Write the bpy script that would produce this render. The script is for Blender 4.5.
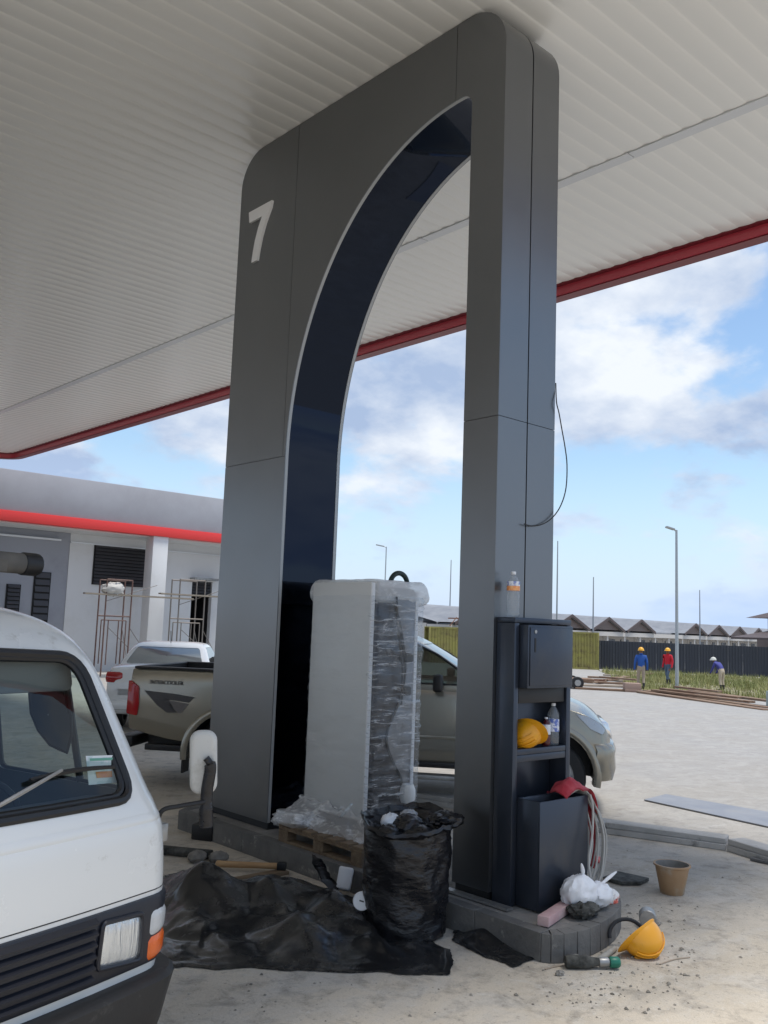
import bpy, bmesh, math, random
import numpy as np
from mathutils import Vector, Matrix, noise as mnoise
R = math.radians
random.seed(7)
for o in list(bpy.data.objects): bpy.data.objects.remove(o)
S = bpy.context.scene
C = S.collection
# ------------------------------------------------------------------ camera
CAM_H = 1.85; FPX = 918.6
PIT, ROL, YAW = R(7.192), R(2.106), R(41.971)
_F = np.array([math.sin(YAW)*math.cos(PIT), math.cos(YAW)*math.cos(PIT), math.sin(PIT)])
_rt = np.array([math.cos(YAW), -math.sin(YAW), 0.]); _up = np.cross(_rt, _F)
_r = math.cos(ROL)*_rt + math.sin(ROL)*_up; _u = -math.sin(ROL)*_rt + math.cos(ROL)*_up
cd = bpy.data.cameras.new('camera'); cam = bpy.data.objects.new('camera', cd); C.objects.link(cam)
cam.matrix_world = Matrix(((_r[0], _u[0], -_F[0], 0), (_r[1], _u[1], -_F[1], 0), (_r[2], _u[2], -_F[2], CAM_H), (0, 0, 0, 1)))
cd.sensor_fit = 'VERTICAL'; cd.sensor_height = 24.0; cd.lens = FPX/1024*24.0
cd.clip_start = 0.05; cd.clip_end = 5000
S.camera = cam
S.render.resolution_x, S.render.resolution_y = 768, 1024
# ------------------------------------------------------------------ light
SUN_EL, SUN_AZ = R(73), R(140)          # azimuth from +Y towards +X
w = bpy.data.worlds.new('World'); S.world = w; w.use_nodes = True
def build_world():
    nt = w.node_tree; nt.nodes.clear(); N = nt.nodes.new; L = nt.links.new
    out = N('ShaderNodeOutputWorld'); bg = N('ShaderNodeBackground'); bg.inputs['Strength'].default_value = 0.085
    sky = N('ShaderNodeTexSky'); sky.sky_type = 'NISHITA'; sky.sun_disc = False
    sky.sun_elevation = SUN_EL; sky.sun_rotation = SUN_AZ; sky.air_density = 1.2; sky.dust_density = 0.3; sky.ozone_density = 3.0
    tc = N('ShaderNodeTexCoord'); sep = N('ShaderNodeSeparateXYZ'); L(tc.outputs['Generated'], sep.inputs[0])
    zz = N('ShaderNodeMath'); zz.operation = 'ADD'; zz.inputs[1].default_value = 0.42; L(sep.outputs['Z'], zz.inputs[0])
    zm = N('ShaderNodeMath'); zm.operation = 'MAXIMUM'; zm.inputs[1].default_value = 0.05; L(zz.outputs[0], zm.inputs[0])
    dv = N('ShaderNodeVectorMath'); dv.operation = 'DIVIDE'; cmb = N('ShaderNodeCombineXYZ')
    for k in range(3): L(zm.outputs[0], cmb.inputs[k])
    L(tc.outputs['Generated'], dv.inputs[0]); L(cmb.outputs[0], dv.inputs[1])
    mp = N('ShaderNodeMapping'); mp.inputs['Location'].default_value = CLOUD_LOC; L(dv.outputs[0], mp.inputs['Vector'])
    n1 = N('ShaderNodeTexNoise'); n1.inputs['Scale'].default_value = 2.6; n1.inputs['Detail'].default_value = 10; n1.inputs['Roughness'].default_value = 0.54; n1.inputs['Distortion'].default_value = 0.15
    L(mp.outputs[0], n1.inputs['Vector'])
    r1 = N('ShaderNodeValToRGB'); r1.color_ramp.elements[0].position = 0.43; r1.color_ramp.elements[1].position = 0.53
    r1.color_ramp.interpolation = 'EASE'; L(n1.outputs['Fac'], r1.inputs[0])
    # thickness of the cloud gives its grey belly
    n2 = N('ShaderNodeTexNoise'); n2.inputs['Scale'].default_value = 4.2; n2.inputs['Detail'].default_value = 7; n2.inputs['Roughness'].default_value = 0.55
    mp2 = N('ShaderNodeMapping'); mp2.inputs['Location'].default_value = (4.2, 1.3, 0.6); L(dv.outputs[0], mp2.inputs['Vector']); L(mp2.outputs[0], n2.inputs['Vector'])
    r2 = N('ShaderNodeValToRGB'); e = r2.color_ramp.elements
    e[0].position = 0.38; e[0].color = (2.5, 3.2, 4.5, 1); e[1].position = 0.64; e[1].color = (5.4, 5.7, 6.1, 1)
    L(n2.outputs['Fac'], r2.inputs[0])
    mx = N('ShaderNodeMix'); mx.data_type = 'RGBA'
    L(r1.outputs[0], mx.inputs['Factor']); L(sky.outputs[0], mx.inputs['A']); L(r2.outputs[0], mx.inputs['B'])
    # clouds thin out into the pale band at the horizon
    hz = N('ShaderNodeMapRange'); hz.inputs['From Min'].default_value = 0.0; hz.inputs['From Max'].default_value = 0.18; hz.inputs['To Min'].default_value = 0.95; hz.inputs['To Max'].default_value = 0.0
    L(sep.outputs['Z'], hz.inputs['Value'])
    mh = N('ShaderNodeMix'); mh.data_type = 'RGBA'; L(hz.outputs[0], mh.inputs['Factor']); L(mx.outputs['Result'], mh.inputs['A']); mh.inputs['B'].default_value = (3.5, 4.5, 6.2, 1)
    L(mh.outputs['Result'], bg.inputs['Color']); L(bg.outputs[0], out.inputs[0])
CLOUD_LOC = (0.35, 0.15, 0.0)
build_world()
sd = bpy.data.lights.new('sun', 'SUN'); sd.energy = 1.9; sd.angle = R(16); sd.color = (1, 0.95, 0.88)
so = bpy.data.objects.new('sun', sd); C.objects.link(so)
sdir = Vector((math.sin(SUN_AZ)*math.cos(SUN_EL), math.cos(SUN_AZ)*math.cos(SUN_EL), math.sin(SUN_EL)))
so.rotation_euler = sdir.to_track_quat('Z', 'Y').to_euler(); so.location = (20, -20, 40)
vs = S.view_settings; vs.view_transform = 'Standard'; vs.look = 'None'; vs.gamma = 1; vs.use_curve_mapping = False
vs.exposure = 1.0
S.render.engine = 'CYCLES'
try:
    S.cycles.max_bounces = 8; S.cycles.transparent_max_bounces = 16
except Exception: pass
# ------------------------------------------------------------------ helpers
def ray(px, py): return _F + _r*(px-384)/FPX - _u*(py-512)/FPX
_O = np.array([0, 0, CAM_H])
def at(px, py, ax, val):
    d = ray(px, py); t = (val-_O[ax])/d[ax]; return Vector(_O+t*d)
def gz(x, y): return -0.013*max(0., min(x, 75.)-14.)
def G(px, py, z=None):
    if z is not None: return at(px, py, 2, z)
    d = ray(px, py); t = CAM_H/-d[2]
    for _ in range(40): t = (CAM_H-gz(d[0]*t, d[1]*t))/-d[2]
    return Vector(_O+t*d)
def DP(px, py, D): return Vector(_O+ray(px, py)*D)

def mat(name, col, rough=0.5, metal=0.0, col2=None, scale=6.0, detail=6, bump=0.0, bscale=None, coat=0.0, spec=0.5, stretch=(1, 1, 1), rvar=0.0, lo=0.35, hi=0.65, dirt=None, dscale=3.0, dlo=.55, dhi=.75, bdist=0.01):
    m = bpy.data.materials.new(name); m.use_nodes = True; nt = m.node_tree; N = nt.nodes.new; L = nt.links.new
    b = nt.nodes['Principled BSDF']; b.inputs['Base Color'].default_value = (*col, 1); b.inputs['Roughness'].default_value = rough
    b.inputs['Metallic'].default_value = metal; b.inputs['Coat Weight'].default_value = coat; b.inputs['Coat Roughness'].default_value = 0.06
    b.inputs['Specular IOR Level'].default_value = spec
    if col2 is None and not bump and not rvar and dirt is None: return m
    tc = N('ShaderNodeTexCoord'); mp = N('ShaderNodeMapping'); mp.inputs['Scale'].default_value = stretch; L(tc.outputs['Object'], mp.inputs[0])
    n = N('ShaderNodeTexNoise'); n.inputs['Scale'].default_value = scale; n.inputs['Detail'].default_value = detail; n.inputs['Roughness'].default_value = 0.6; L(mp.outputs[0], n.inputs['Vector'])
    last = None
    if col2 is not None:
        r = N('ShaderNodeValToRGB'); r.color_ramp.elements[0].position = lo; r.color_ramp.elements[1].position = hi
        r.color_ramp.elements[0].color = (*col, 1); r.color_ramp.elements[1].color = (*col2, 1); L(n.outputs['Fac'], r.inputs[0]); last = r.outputs[0]
    if dirt is not None:
        n3 = N('ShaderNodeTexNoise'); n3.inputs['Scale'].default_value = dscale; n3.inputs['Detail'].default_value = 9; n3.inputs['Roughness'].default_value = .7; L(mp.outputs[0], n3.inputs['Vector'])
        r3 = N('ShaderNodeValToRGB'); r3.color_ramp.elements[0].position = dlo; r3.color_ramp.elements[1].position = dhi; L(n3.outputs['Fac'], r3.inputs[0])
        mx = N('ShaderNodeMix'); mx.data_type = 'RGBA'; L(r3.outputs[0], mx.inputs['Factor'])
        if last: L(last, mx.inputs['A'])
        else: mx.inputs['A'].default_value = (*col, 1)
        mx.inputs['B'].default_value = (*dirt, 1); last = mx.outputs['Result']
    if last: L(last, b.inputs['Base Color'])
    if rvar:
        mr = N('ShaderNodeMapRange'); mr.inputs['To Min'].default_value = max(.02, rough-rvar); mr.inputs['To Max'].default_value = min(1, rough+rvar)
        mr.inputs['From Min'].default_value = .3; mr.inputs['From Max'].default_value = .7; L(n.outputs['Fac'], mr.inputs[0]); L(mr.outputs[0], b.inputs['Roughness'])
    if bump:
        nb = N('ShaderNodeTexNoise'); nb.inputs['Scale'].default_value = bscale or scale*4; nb.inputs['Detail'].default_value = 6; L(mp.outputs[0], nb.inputs['Vector'])
        bp = N('ShaderNodeBump'); bp.inputs['Strength'].default_value = bump; bp.inputs['Distance'].default_value = bdist; L(nb.outputs['Fac'], bp.inputs['Height']); L(bp.outputs[0], b.inputs['Normal'])
    return m
def glass(name, tint=(0.9, 0.95, 0.95), rough=0.02, refl=1.0, milk=0.0):
    m = bpy.data.materials.new(name); m.use_nodes = True; nt = m.node_tree; nt.nodes.clear(); N = nt.nodes.new; L = nt.links.new
    o = N('ShaderNodeOutputMaterial'); t = N('ShaderNodeBsdfTransparent'); t.inputs[0].default_value = (*tint, 1)
    g = N('ShaderNodeBsdfGlossy'); g.inputs['Roughness'].default_value = rough; fr = N('ShaderNodeLayerWeight'); fr.inputs[0].default_value = .5
    pw = N('ShaderNodeMath'); pw.operation = 'POWER'; pw.inputs[1].default_value = 4.0; L(fr.outputs['Facing'], pw.inputs[0])
    ml = N('ShaderNodeMath'); ml.operation = 'MULTIPLY_ADD'; ml.inputs[1].default_value = .8*refl; ml.inputs[2].default_value = .045*refl; L(pw.outputs[0], ml.inputs[0])
    mx = N('ShaderNodeMixShader'); L(ml.outputs[0], mx.inputs[0]); L(t.outputs[0], mx.inputs[1]); L(g.outputs[0], mx.inputs[2]); last = mx
    if milk:
        d = N('ShaderNodeBsdfDiffuse'); d.inputs[0].default_value = (.75, .78, .8, 1); m2 = N('ShaderNodeMixShader'); m2.inputs[0].default_value = milk
        L(mx.outputs[0], m2.inputs[1]); L(d.outputs[0], m2.inputs[2]); last = m2
    L(last.outputs[0], o.inputs[0]); return m

class MB:
    def __init__(s): s.v = []; s.f = []
    def add(s, vs, fs):
        k = len(s.v); s.v += [tuple(v) for v in vs]; s.f += [tuple(i+k for i in f) for f in fs]; return s
    def box(s, x0, x1, y0, y1, z0, z1):
        return s.add([(x0, y0, z0), (x1, y0, z0), (x1, y1, z0), (x0, y1, z0), (x0, y0, z1), (x1, y0, z1), (x1, y1, z1), (x0, y1, z1)],
                     [(3, 2, 1, 0), (4, 5, 6, 7), (0, 1, 5, 4), (1, 2, 6, 5), (2, 3, 7, 6), (3, 0, 4, 7)])
    def prism(s, poly, axis, a, b):
        # poly of 2-D points in the other two axes (kept in x,y,z order)
        def P(q, t): return {0: (t, q[0], q[1]), 1: (q[0], t, q[1]), 2: (q[0], q[1], t)}[axis]
        n = len(poly); vs = [P(q, a) for q in poly]+[P(q, b) for q in poly]
        return s.add(vs, [tuple(range(n-1, -1, -1)), tuple(range(n, 2*n))]+[(i, (i+1) % n, n+(i+1) % n, n+i) for i in range(n)])
    def beam(s, p, q, a, b, up=(0, 0, 1)):
        p = Vector(p); q = Vector(q); d = (q-p).normalized(); u = Vector(up)
        if abs(d.dot(u)) > .98: u = Vector((1, 0, 0))
        r = d.cross(u).normalized()*a/2; t = r.cross(d).normalized()*b/2
        vs = [p-r-t, p+r-t, p+r+t, p-r+t, q-r-t, q+r-t, q+r+t, q-r+t]
        return s.add(vs, [(3, 2, 1, 0), (4, 5, 6, 7), (0, 1, 5, 4), (1, 2, 6, 5), (2, 3, 7, 6), (3, 0, 4, 7)])
    def tube(s, pts, r, n=8, closed=False, cap=True):
        pts = [Vector(p) for p in pts]; k = len(pts); rs = r if isinstance(r, (list, tuple)) else [r]*k
        u = None; rings = []
        for i, p in enumerate(pts):
            a = pts[i-1] if (i > 0 or closed) else p; b = pts[(i+1) % k] if (i < k-1 or closed) else p
            d = (b-a).normalized()
            if u is None: u = d.orthogonal().normalized()
            else: u = (u-d*u.dot(d)).normalized()
            v = d.cross(u); rings.append([p+(u*math.cos(t)+v*math.sin(t))*rs[i] for t in [2*math.pi*j/n for j in range(n)]])
        vs = [q for g in rings for q in g]; fs = []
        for i in range(k if closed else k-1):
            a = i*n; b = ((i+1) % k)*n
            fs += [(a+j, a+(j+1) % n, b+(j+1) % n, b+j) for j in range(n)]
        if cap and not closed: fs += [tuple(range(n-1, -1, -1)), tuple(range((k-1)*n, k*n))]
        return s.add(vs, fs)
    def lathe(s, prof, n=24, c=(0, 0, 0), axis=2, capb=True, capt=True):
        vs = []; fs = []
        for (r, h) in prof:
            for j in range(n):
                t = 2*math.pi*j/n; a, b = r*math.cos(t), r*math.sin(t)
                q = {2: (a, b, h), 1: (b, h, a), 0: (h, a, b)}[axis]; vs.append((q[0]+c[0], q[1]+c[1], q[2]+c[2]))
        for i in range(len(prof)-1):
            fs += [(i*n+j, i*n+(j+1) % n, (i+1)*n+(j+1) % n, (i+1)*n+j) for j in range(n)]
        if capb: fs.append(tuple(range(n-1, -1, -1)))
        if capt: fs.append(tuple(range((len(prof)-1)*n, len(prof)*n)))
        return s.add(vs, fs)
    def grid(s, rows, close=False):
        k = len(rows); n = len(rows[0]); vs = [p for r_ in rows for p in r_]; fs = []
        for i in range(k-1):
            for j in range(n if close else n-1): fs.append((i*n+j, i*n+(j+1) % n, (i+1)*n+(j+1) % n, (i+1)*n+j))
        return s.add(vs, fs)
    def rings(s, rows):
        k = len(s.v); n = len(rows[0]); m = len(rows); s.grid(rows, True)
        s.f.append(tuple(range(k+n-1, k-1, -1))); s.f.append(tuple(range(k+(m-1)*n, k+m*n))); return s
    def mesh(s, name, mats, smooth=False, bevel=0.0, seg=2, ang=30, recalc=True):
        me = bpy.data.meshes.new(name); me.from_pydata(s.v, [], s.f)
        for m in (mats if isinstance(mats, (list, tuple)) else [mats]): me.materials.append(m)
        if recalc or bevel:
            bm = bmesh.new(); bm.from_mesh(me)
            if recalc: bmesh.ops.recalc_face_normals(bm, faces=bm.faces)
            if bevel:
                ed = [e for e in bm.edges if len(e.link_faces) == 2 and e.calc_face_angle(0) > R(ang)]
                bmesh.ops.bevel(bm, geom=ed, offset=bevel, segments=seg, profile=.5, affect='EDGES', clamp_overlap=True)
                smooth = True
            bm.to_mesh(me); bm.free()
        if smooth:
            me.polygons.foreach_set('use_smooth', [True]*len(me.polygons))
            try: me.set_sharp_from_angle(angle=R(40))
            except Exception: pass
        return me
    def build(s, name, mats, parent=None, **kw):
        return link(name, s.mesh(name, mats, **kw), parent)
def link(name, me, parent=None):
    o = bpy.data.objects.new(name, me); C.objects.link(o)
    if parent: o.parent = parent
    return o
def tag(o, label=None, cat=None, group=None, kind=None):
    if label: o['label'] = label
    if cat: o['category'] = cat
    if group: o['group'] = group
    if kind: o['kind'] = kind
    return o
def empty(name, loc, rz=0, label=None, cat=None, group=None):
    o = bpy.data.objects.new(name, None); C.objects.link(o); o.location = loc; o.rotation_euler = (0, 0, rz); o.empty_display_size = .1
    return tag(o, label, cat, group)
def struct(o): o['kind'] = 'structure'; return o
def copy_tree(o, parent=None):
    c = o.copy(); C.objects.link(c)
    if parent: c.parent = parent
    for ch in o.children: copy_tree(ch, c)
    return c
def crs(P, n):
    # Catmull-Rom resampling of a list of equal-length arrays
    P = np.array(P, float); k = len(P); out = []
    for i in range(k-1):
        p0 = P[max(0, i-1)]; p1 = P[i]; p2 = P[i+1]; p3 = P[min(k-1, i+2)]
        for j in range(n):
            t = j/n; out.append(.5*((2*p1)+(p2-p0)*t+(2*p0-5*p1+4*p2-p3)*t*t+(3*p1-p0-3*p2+p3)*t**3))
    out.append(P[-1]); return np.array(out)
def lerp_tab(tab, x, col):
    xs = [t[0] for t in tab]; return float(np.interp(x, xs, [t[col] for t in tab]))
def rrect(cx, cz, w_, h_, r, n=5, exp=None):
    p = []
    for (sx, sz, a0) in ((1, -1, -90), (1, 1, 0), (-1, 1, 90), (-1, -1, 180)):
        for i in range(n+1):
            a = R(a0+90*i/n); p.append((cx+sx*(w_/2-r)+r*math.cos(a), cz+sz*(h_/2-r)+r*math.sin(a)))
    return p
def boolean(me, cutters, op='DIFFERENCE'):
    # returns a new mesh: me minus each cutter mesh
    o = bpy.data.objects.new('tmp', me); C.objects.link(o); tmp = []
    for c in cutters:
        k = bpy.data.objects.new('tmpc', c); C.objects.link(k); tmp.append(k)
        md = o.modifiers.new('b', 'BOOLEAN'); md.operation = op; md.solver = 'EXACT'; md.object = k
    dg = bpy.context.evaluated_depsgraph_get(); dg.update()
    res = bpy.data.meshes.new_from_object(o.evaluated_get(dg), depsgraph=dg)
    for k in tmp: bpy.data.objects.remove(k)
    bpy.data.objects.remove(o)
    return res
def shade(me, ang=35):
    me.polygons.foreach_set('use_smooth', [True]*len(me.polygons))
    try: me.set_sharp_from_angle(angle=R(ang))
    except Exception: pass
    return me
def fbm(x, y, z=0., o=4): return mnoise.fractal(Vector((x, y, z)), .9, 2.0, o)
def text(name, body, size, mtl, parent, loc, rot, ext=.002, align='CENTER'):
    cu = bpy.data.curves.new(name, 'FONT'); cu.body = body; cu.size = size; cu.extrude = ext; cu.align_x = align; cu.align_y = 'CENTER'
    o = bpy.data.objects.new(name, cu); C.objects.link(o); dg = bpy.context.evaluated_depsgraph_get()
    me = bpy.data.meshes.new_from_object(o.evaluated_get(dg)); bpy.data.objects.remove(o); me.materials.clear(); me.materials.append(mtl)
    o = link(name, me, parent); o.location = loc; o.rotation_euler = rot; return o
# ------------------------------------------------------------------ materials
def ground_mat():
    m = bpy.data.materials.new('dusty_concrete'); m.use_nodes = True; nt = m.node_tree; N = nt.nodes.new; L = nt.links.new
    b = nt.nodes['Principled BSDF']; b.inputs['Roughness'].default_value = .88; b.inputs['Specular IOR Level'].default_value = .25
    tc = N('ShaderNodeTexCoord')
    def nz(scale, det=8, rg=.6, dist=0., st=(1, 1, 1)):
        mp = N('ShaderNodeMapping'); mp.inputs['Scale'].default_value = st; mp.inputs['Rotation'].default_value = (0, 0, .5); L(tc.outputs['Object'], mp.inputs[0])
        n = N('ShaderNodeTexNoise'); n.inputs['Scale'].default_value = scale; n.inputs['Detail'].default_value = det; n.inputs['Roughness'].default_value = rg; n.inputs['Distortion'].default_value = dist; L(mp.outputs[0], n.inputs[0]); return n.outputs['Fac']
    def ramp(f, a, c):
        r = N('ShaderNodeValToRGB'); r.color_ramp.elements[0].position = a; r.color_ramp.elements[1].position = c; L(f, r.inputs[0]); return r.outputs[0]
    def mix(f, a, c, bt='MIX'):
        x = N('ShaderNodeMix'); x.data_type = 'RGBA'; x.blend_type = bt
        if isinstance(f, float): x.inputs['Factor'].default_value = f
        else: L(f, x.inputs['Factor'])
        for k, q in (('A', a), ('B', c)):
            if isinstance(q, tuple): x.inputs[k].default_value = (*q, 1)
            else: L(q, x.inputs[k])
        return x.outputs['Result']
    # beige dust under the roof, painted paler to offset shade; concrete outside toned down
    sp = N('ShaderNodeSeparateXYZ'); L(tc.outputs['Object'], sp.inputs[0])
    ed = N('ShaderNodeMath'); ed.operation = 'MULTIPLY_ADD'; L(nz(.5, 5), ed.inputs[0]); ed.inputs[1].default_value = 3.5; L(sp.outputs['X'], ed.inputs[2])
    mr = N('ShaderNodeMapRange'); mr.inputs['From Min'].default_value = 7.5; mr.inputs['From Max'].default_value = 12.5; L(ed.outputs[0], mr.inputs[0])
    base = mix(mr.outputs[0], (.66, .585, .475), (.34, .33, .31))
    c = mix(ramp(nz(.45, 7, .62, .6), .40, .62), base, mix(.6, base, (.36, .32, .255)))
    c = mix(ramp(nz(1.7, 9, .68, .9, (1, 1.8, 1)), .46, .64), c, mix(.5, c, (.56, .54, .50)))
    c = mix(ramp(nz(5.5, 9, .72, .4), .50, .68), c, mix(.62, c, (.20, .18, .155)))
    c = mix(ramp(nz(2.6, 10, .74, 1.2), .56, .66), c, mix(.45, c, (.62, .60, .55)))
    c = mix(ramp(nz(30, 6, .75, .5), .56, .70), c, mix(.6, c, (.14, .125, .11)))
    c = mix(ramp(nz(17, 8, .75, 1.), .58, .70), c, mix(.5, c, (.72, .70, .66)))
    c = mix(ramp(nz(120, 3, .6), .35, .7), mix(.18, c, (.1, .1, .1)), c)
    # trowel and tyre streaks
    c = mix(ramp(nz(1.1, 8, .7, .2, (.5, 2.6, 1)), .54, .70), c, mix(.38, c, (.22, .21, .195)))
    fd_ = N('ShaderNodeMath'); fd_.operation = 'MULTIPLY'; fd_.inputs[1].default_value = .5; L(mr.outputs[0], fd_.inputs[0]); c = mix(fd_.outputs[0], c, (.345, .34, .33))
    L(c, b.inputs['Base Color'])
    bp = N('ShaderNodeBump'); bp.inputs['Strength'].default_value = .55; bp.inputs['Distance'].default_value = .02
    ad = N('ShaderNodeMath'); ad.operation = 'MULTIPLY_ADD'; L(nz(45, 6, .7), ad.inputs[0]); ad.inputs[1].default_value = .35; L(nz(4, 8, .65), ad.inputs[2])
    L(ad.outputs[0], bp.inputs['Height']); L(bp.outputs[0], b.inputs['Normal'])
    return m
MT = {}
MT['ground'] = ground_mat()
MT['grey_panel'] = mat('grey_composite_panel', (.196, .203, .210), .31, .9, rvar=.035, scale=1.1, detail=4, col2=(.212, .218, .224), lo=.3, hi=.7)
MT['lit_panel_edge'] = mat('lit_panel_edge', (.42, .43, .43), .4, .3)  # painted paler than the panels for the light their return edges catch
MT['lining'] = mat('glossy_navy_lining', (.021, .026, .038), .03, 1.0)
MT['black'] = mat('black_plastic', (.012, .012, .013), .5, bump=.05, bscale=60)
MT['core'] = mat('dark_core', (.02, .02, .022), .7)
MT['numeral'] = mat('pale_grey_numeral', (.80, .80, .79), .4, .0)
MT['tower'] = mat('anthracite_steel', (.055, .066, .088), .30, .6, dirt=(.09, .09, .09), dscale=3, dlo=.52, dhi=.9)
MT['soffit'] = mat('white_soffit_sheet', (.83, .83, .80), .24, 0.0, rvar=.05, scale=1.2, stretch=(.3, 2, 1), spec=.6)
MT['soffit_trim'] = mat('white_trim', (.66, .68, .70), .25)
MT['red'] = mat('red_fascia', (.48, .05, .075), .3, coat=.3)
MT['band'] = mat('red_band', (.72, .04, .035), .4)
MT['deck'] = mat('roof_deck', (.3, .3, .3), .8)
MT['kerb'] = mat('grey_kerb_stone', (.11, .108, .103), .85, col2=(.17, .165, .155), scale=4, bump=.5, bscale=40, dirt=(.42, .40, .36), dscale=6, dlo=.60, dhi=.74)
MT['island'] = mat('island_screed', (.17, .165, .155), .9, col2=(.25, .24, .22), scale=5, bump=.4, bscale=50, dirt=(.33, .31, .28), dscale=7)
MT['galv'] = mat('galvanised_steel', (.42, .42, .41), .45, .7, col2=(.3, .3, .29), scale=9)
MT['rawconc'] = mat('raw_concrete', (.36, .35, .33), .9, col2=(.48, .465, .44), scale=3, bump=.5, bscale=30, dirt=(.13, .125, .115), dscale=6)
# ------------------------------------------------------------------ ground
def axis_pts(lo, hi):
    p = sorted(set([lo, -200, -60, -20, hi]+[float(v) for v in range(-10, 80, 3)]+[100, 150, 250, 450, 800])); return [v for v in p if lo <= v <= hi]
gx = axis_pts(-300, 1500); gy = axis_pts(-300, 1500)
m_ = MB(); m_.grid([[(x, y, gz(x, y)) for x in gx] for y in gy])
struct(m_.build('ground', MT['ground'], smooth=True))
# ------------------------------------------------------------------ arch
X0, Y0, ARCH_T = 4.607, 4.006, .615
Y1 = 7.385; ZB, ZT, ZJ = .215, 6.385, 3.302
YI0, YI1 = 4.323, 6.43
def arc(cy, cz, r, a0, a1, n=10): return [(cy+r*math.cos(R(a0+(a1-a0)*i/n)), cz+r*math.sin(R(a0+(a1-a0)*i/n))) for i in range(n+1)]
ECY, ECZ, EA, EB = 4.42, ZJ, YI1-4.42, 2.47
def inner_path(ofs=0., n=40):
    # from the far leg foot up over the arch and down the near leg
    p = [(YI1+ofs, ZB), (YI1+ofs, 1.2), (YI1+ofs, 2.2)]
    p += [(ECY+(EA+ofs)*math.cos(R(90*i/n)), ECZ+(EB+ofs)*math.sin(R(90*i/n))) for i in range(n+1)]
    p += arc(YI0+.097, ECZ+EB-.097, .097+ofs, 90, 180, 8)[1:]
    p += [(YI0-ofs, 4.), (YI0-ofs, 2.), (YI0-ofs, ZB)]
    return p
arch = empty('portal_arch', (X0, Y0, .16), label='tall dark grey portal arch column marked 7, standing on the pump island', cat='column')
def A(mb, name, m, parent=None, **kw):
    o = mb.build(name, m, parent or arch, **kw); 
    if parent is None: o.matrix_parent_inverse = Matrix.Translation(Vector((-X0, -Y0, -.16)))
    return o
g_ = .0022
RN, RF = .36, .33
def ell_z(y): return ECZ+EB*math.sqrt(max(0, 1-((y-ECY)/EA)**2))
YV1, YV2 = 6.468, 4.49
ell_pts = [(ECY+EA*math.cos(R(90*i/40)), ECZ+EB*math.sin(R(90*i/40))) for i in range(41)]
panels = [
    [(YI1, ZB), (Y1, ZB), (Y1, ZJ-g_), (YI1, ZJ-g_)],
    [(YV1+g_, ZJ+g_), (Y1, ZJ+g_), (Y1, ZT-RF)]+arc(Y1-RF, ZT-RF, RF, 0, 90)[1:]+[(YV1+g_, ZT)],
    [(YV1-g_, ZJ+g_), (YV1-g_, ZT), (YV2+g_, ZT), (YV2+g_, ell_z(YV2+g_))]+[p for p in reversed(ell_pts) if p[0] > YV2+.02 and p[1] > ZJ+.02]+[(YI1, ZJ+g_)],
    [(YV2-g_, ell_z(YV2-g_)), (YV2-g_, ZT), (Y0+RN, ZT)]+arc(Y0+RN, ZT-RN, RN, 90, 180)[1:]+[(Y0, ZJ+g_), (YI0, ZJ+g_)]+list(reversed(arc(YI0+.097, ECZ+EB-.097, .097, 90, 180, 8))),
    [(Y0, ZB), (YI0, ZB), (YI0, ZJ-g_), (Y0, ZJ-g_)]]
for p in panels:
    mb = MB(); mb.prism(p, 0, X0, X0+.006); A(mb, 'front_panel', MT['grey_panel'])
for p in panels:
    mb = MB(); mb.prism(p, 0, X0+ARCH_T-.006, X0+ARCH_T); A(mb, 'rear_panel', MT['grey_panel'])
# dark core behind the panels
outer = [(Y0+.012, ZB)]+arc(Y0+RN, ZT-RN, RN-.012, 180, 90)+arc(Y1-RF, ZT-RF, RF-.012, 90, 0)+[(Y1-.012, ZB)]
core = outer+inner_path(.012)
mb = MB(); mb.prism(core, 0, X0+.0075, X0+ARCH_T-.0075); A(mb, 'core', MT['core'])
def strip(mb, path, x0, x1, th):
    # a sheet following path (y,z), th thick towards the right of travel
    n = len(path); V = [Vector((0, p[0], p[1])) for p in path]; O2 = []
    for i in range(n):
        d = (V[min(n-1, i+1)]-V[max(0, i-1)]).normalized(); O2.append(V[i]+Vector((0, d.z, -d.y))*th)
    rows = [[(x0, v.y, v.z) for v in V], [(x1, v.y, v.z) for v in V], [(x1, v.y, v.z) for v in O2], [(x0, v.y, v.z) for v in O2], [(x0, v.y, v.z) for v in V]]
    mb.grid(rows)
    k = len(mb.v)-5*n; mb.f.append((k, k+n, k+2*n, k+3*n)); mb.f.append((k+n-1, k+2*n-1, k+3*n-1, k+4*n-1)); return mb
A(strip(MB(), inner_path(0.0), X0+.0065, X0+.034, .011), 'lit_edge', MT['lit_panel_edge'])
A(strip(MB(), inner_path(0.0), X0+ARCH_T-.034, X0+ARCH_T-.0065, .011), 'lit_edge', MT['lit_panel_edge'])
A(strip(MB(), inner_path(0.004), X0+.0345, X0+ARCH_T-.0345, .007), 'lining', MT['lining'], smooth=True)
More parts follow.
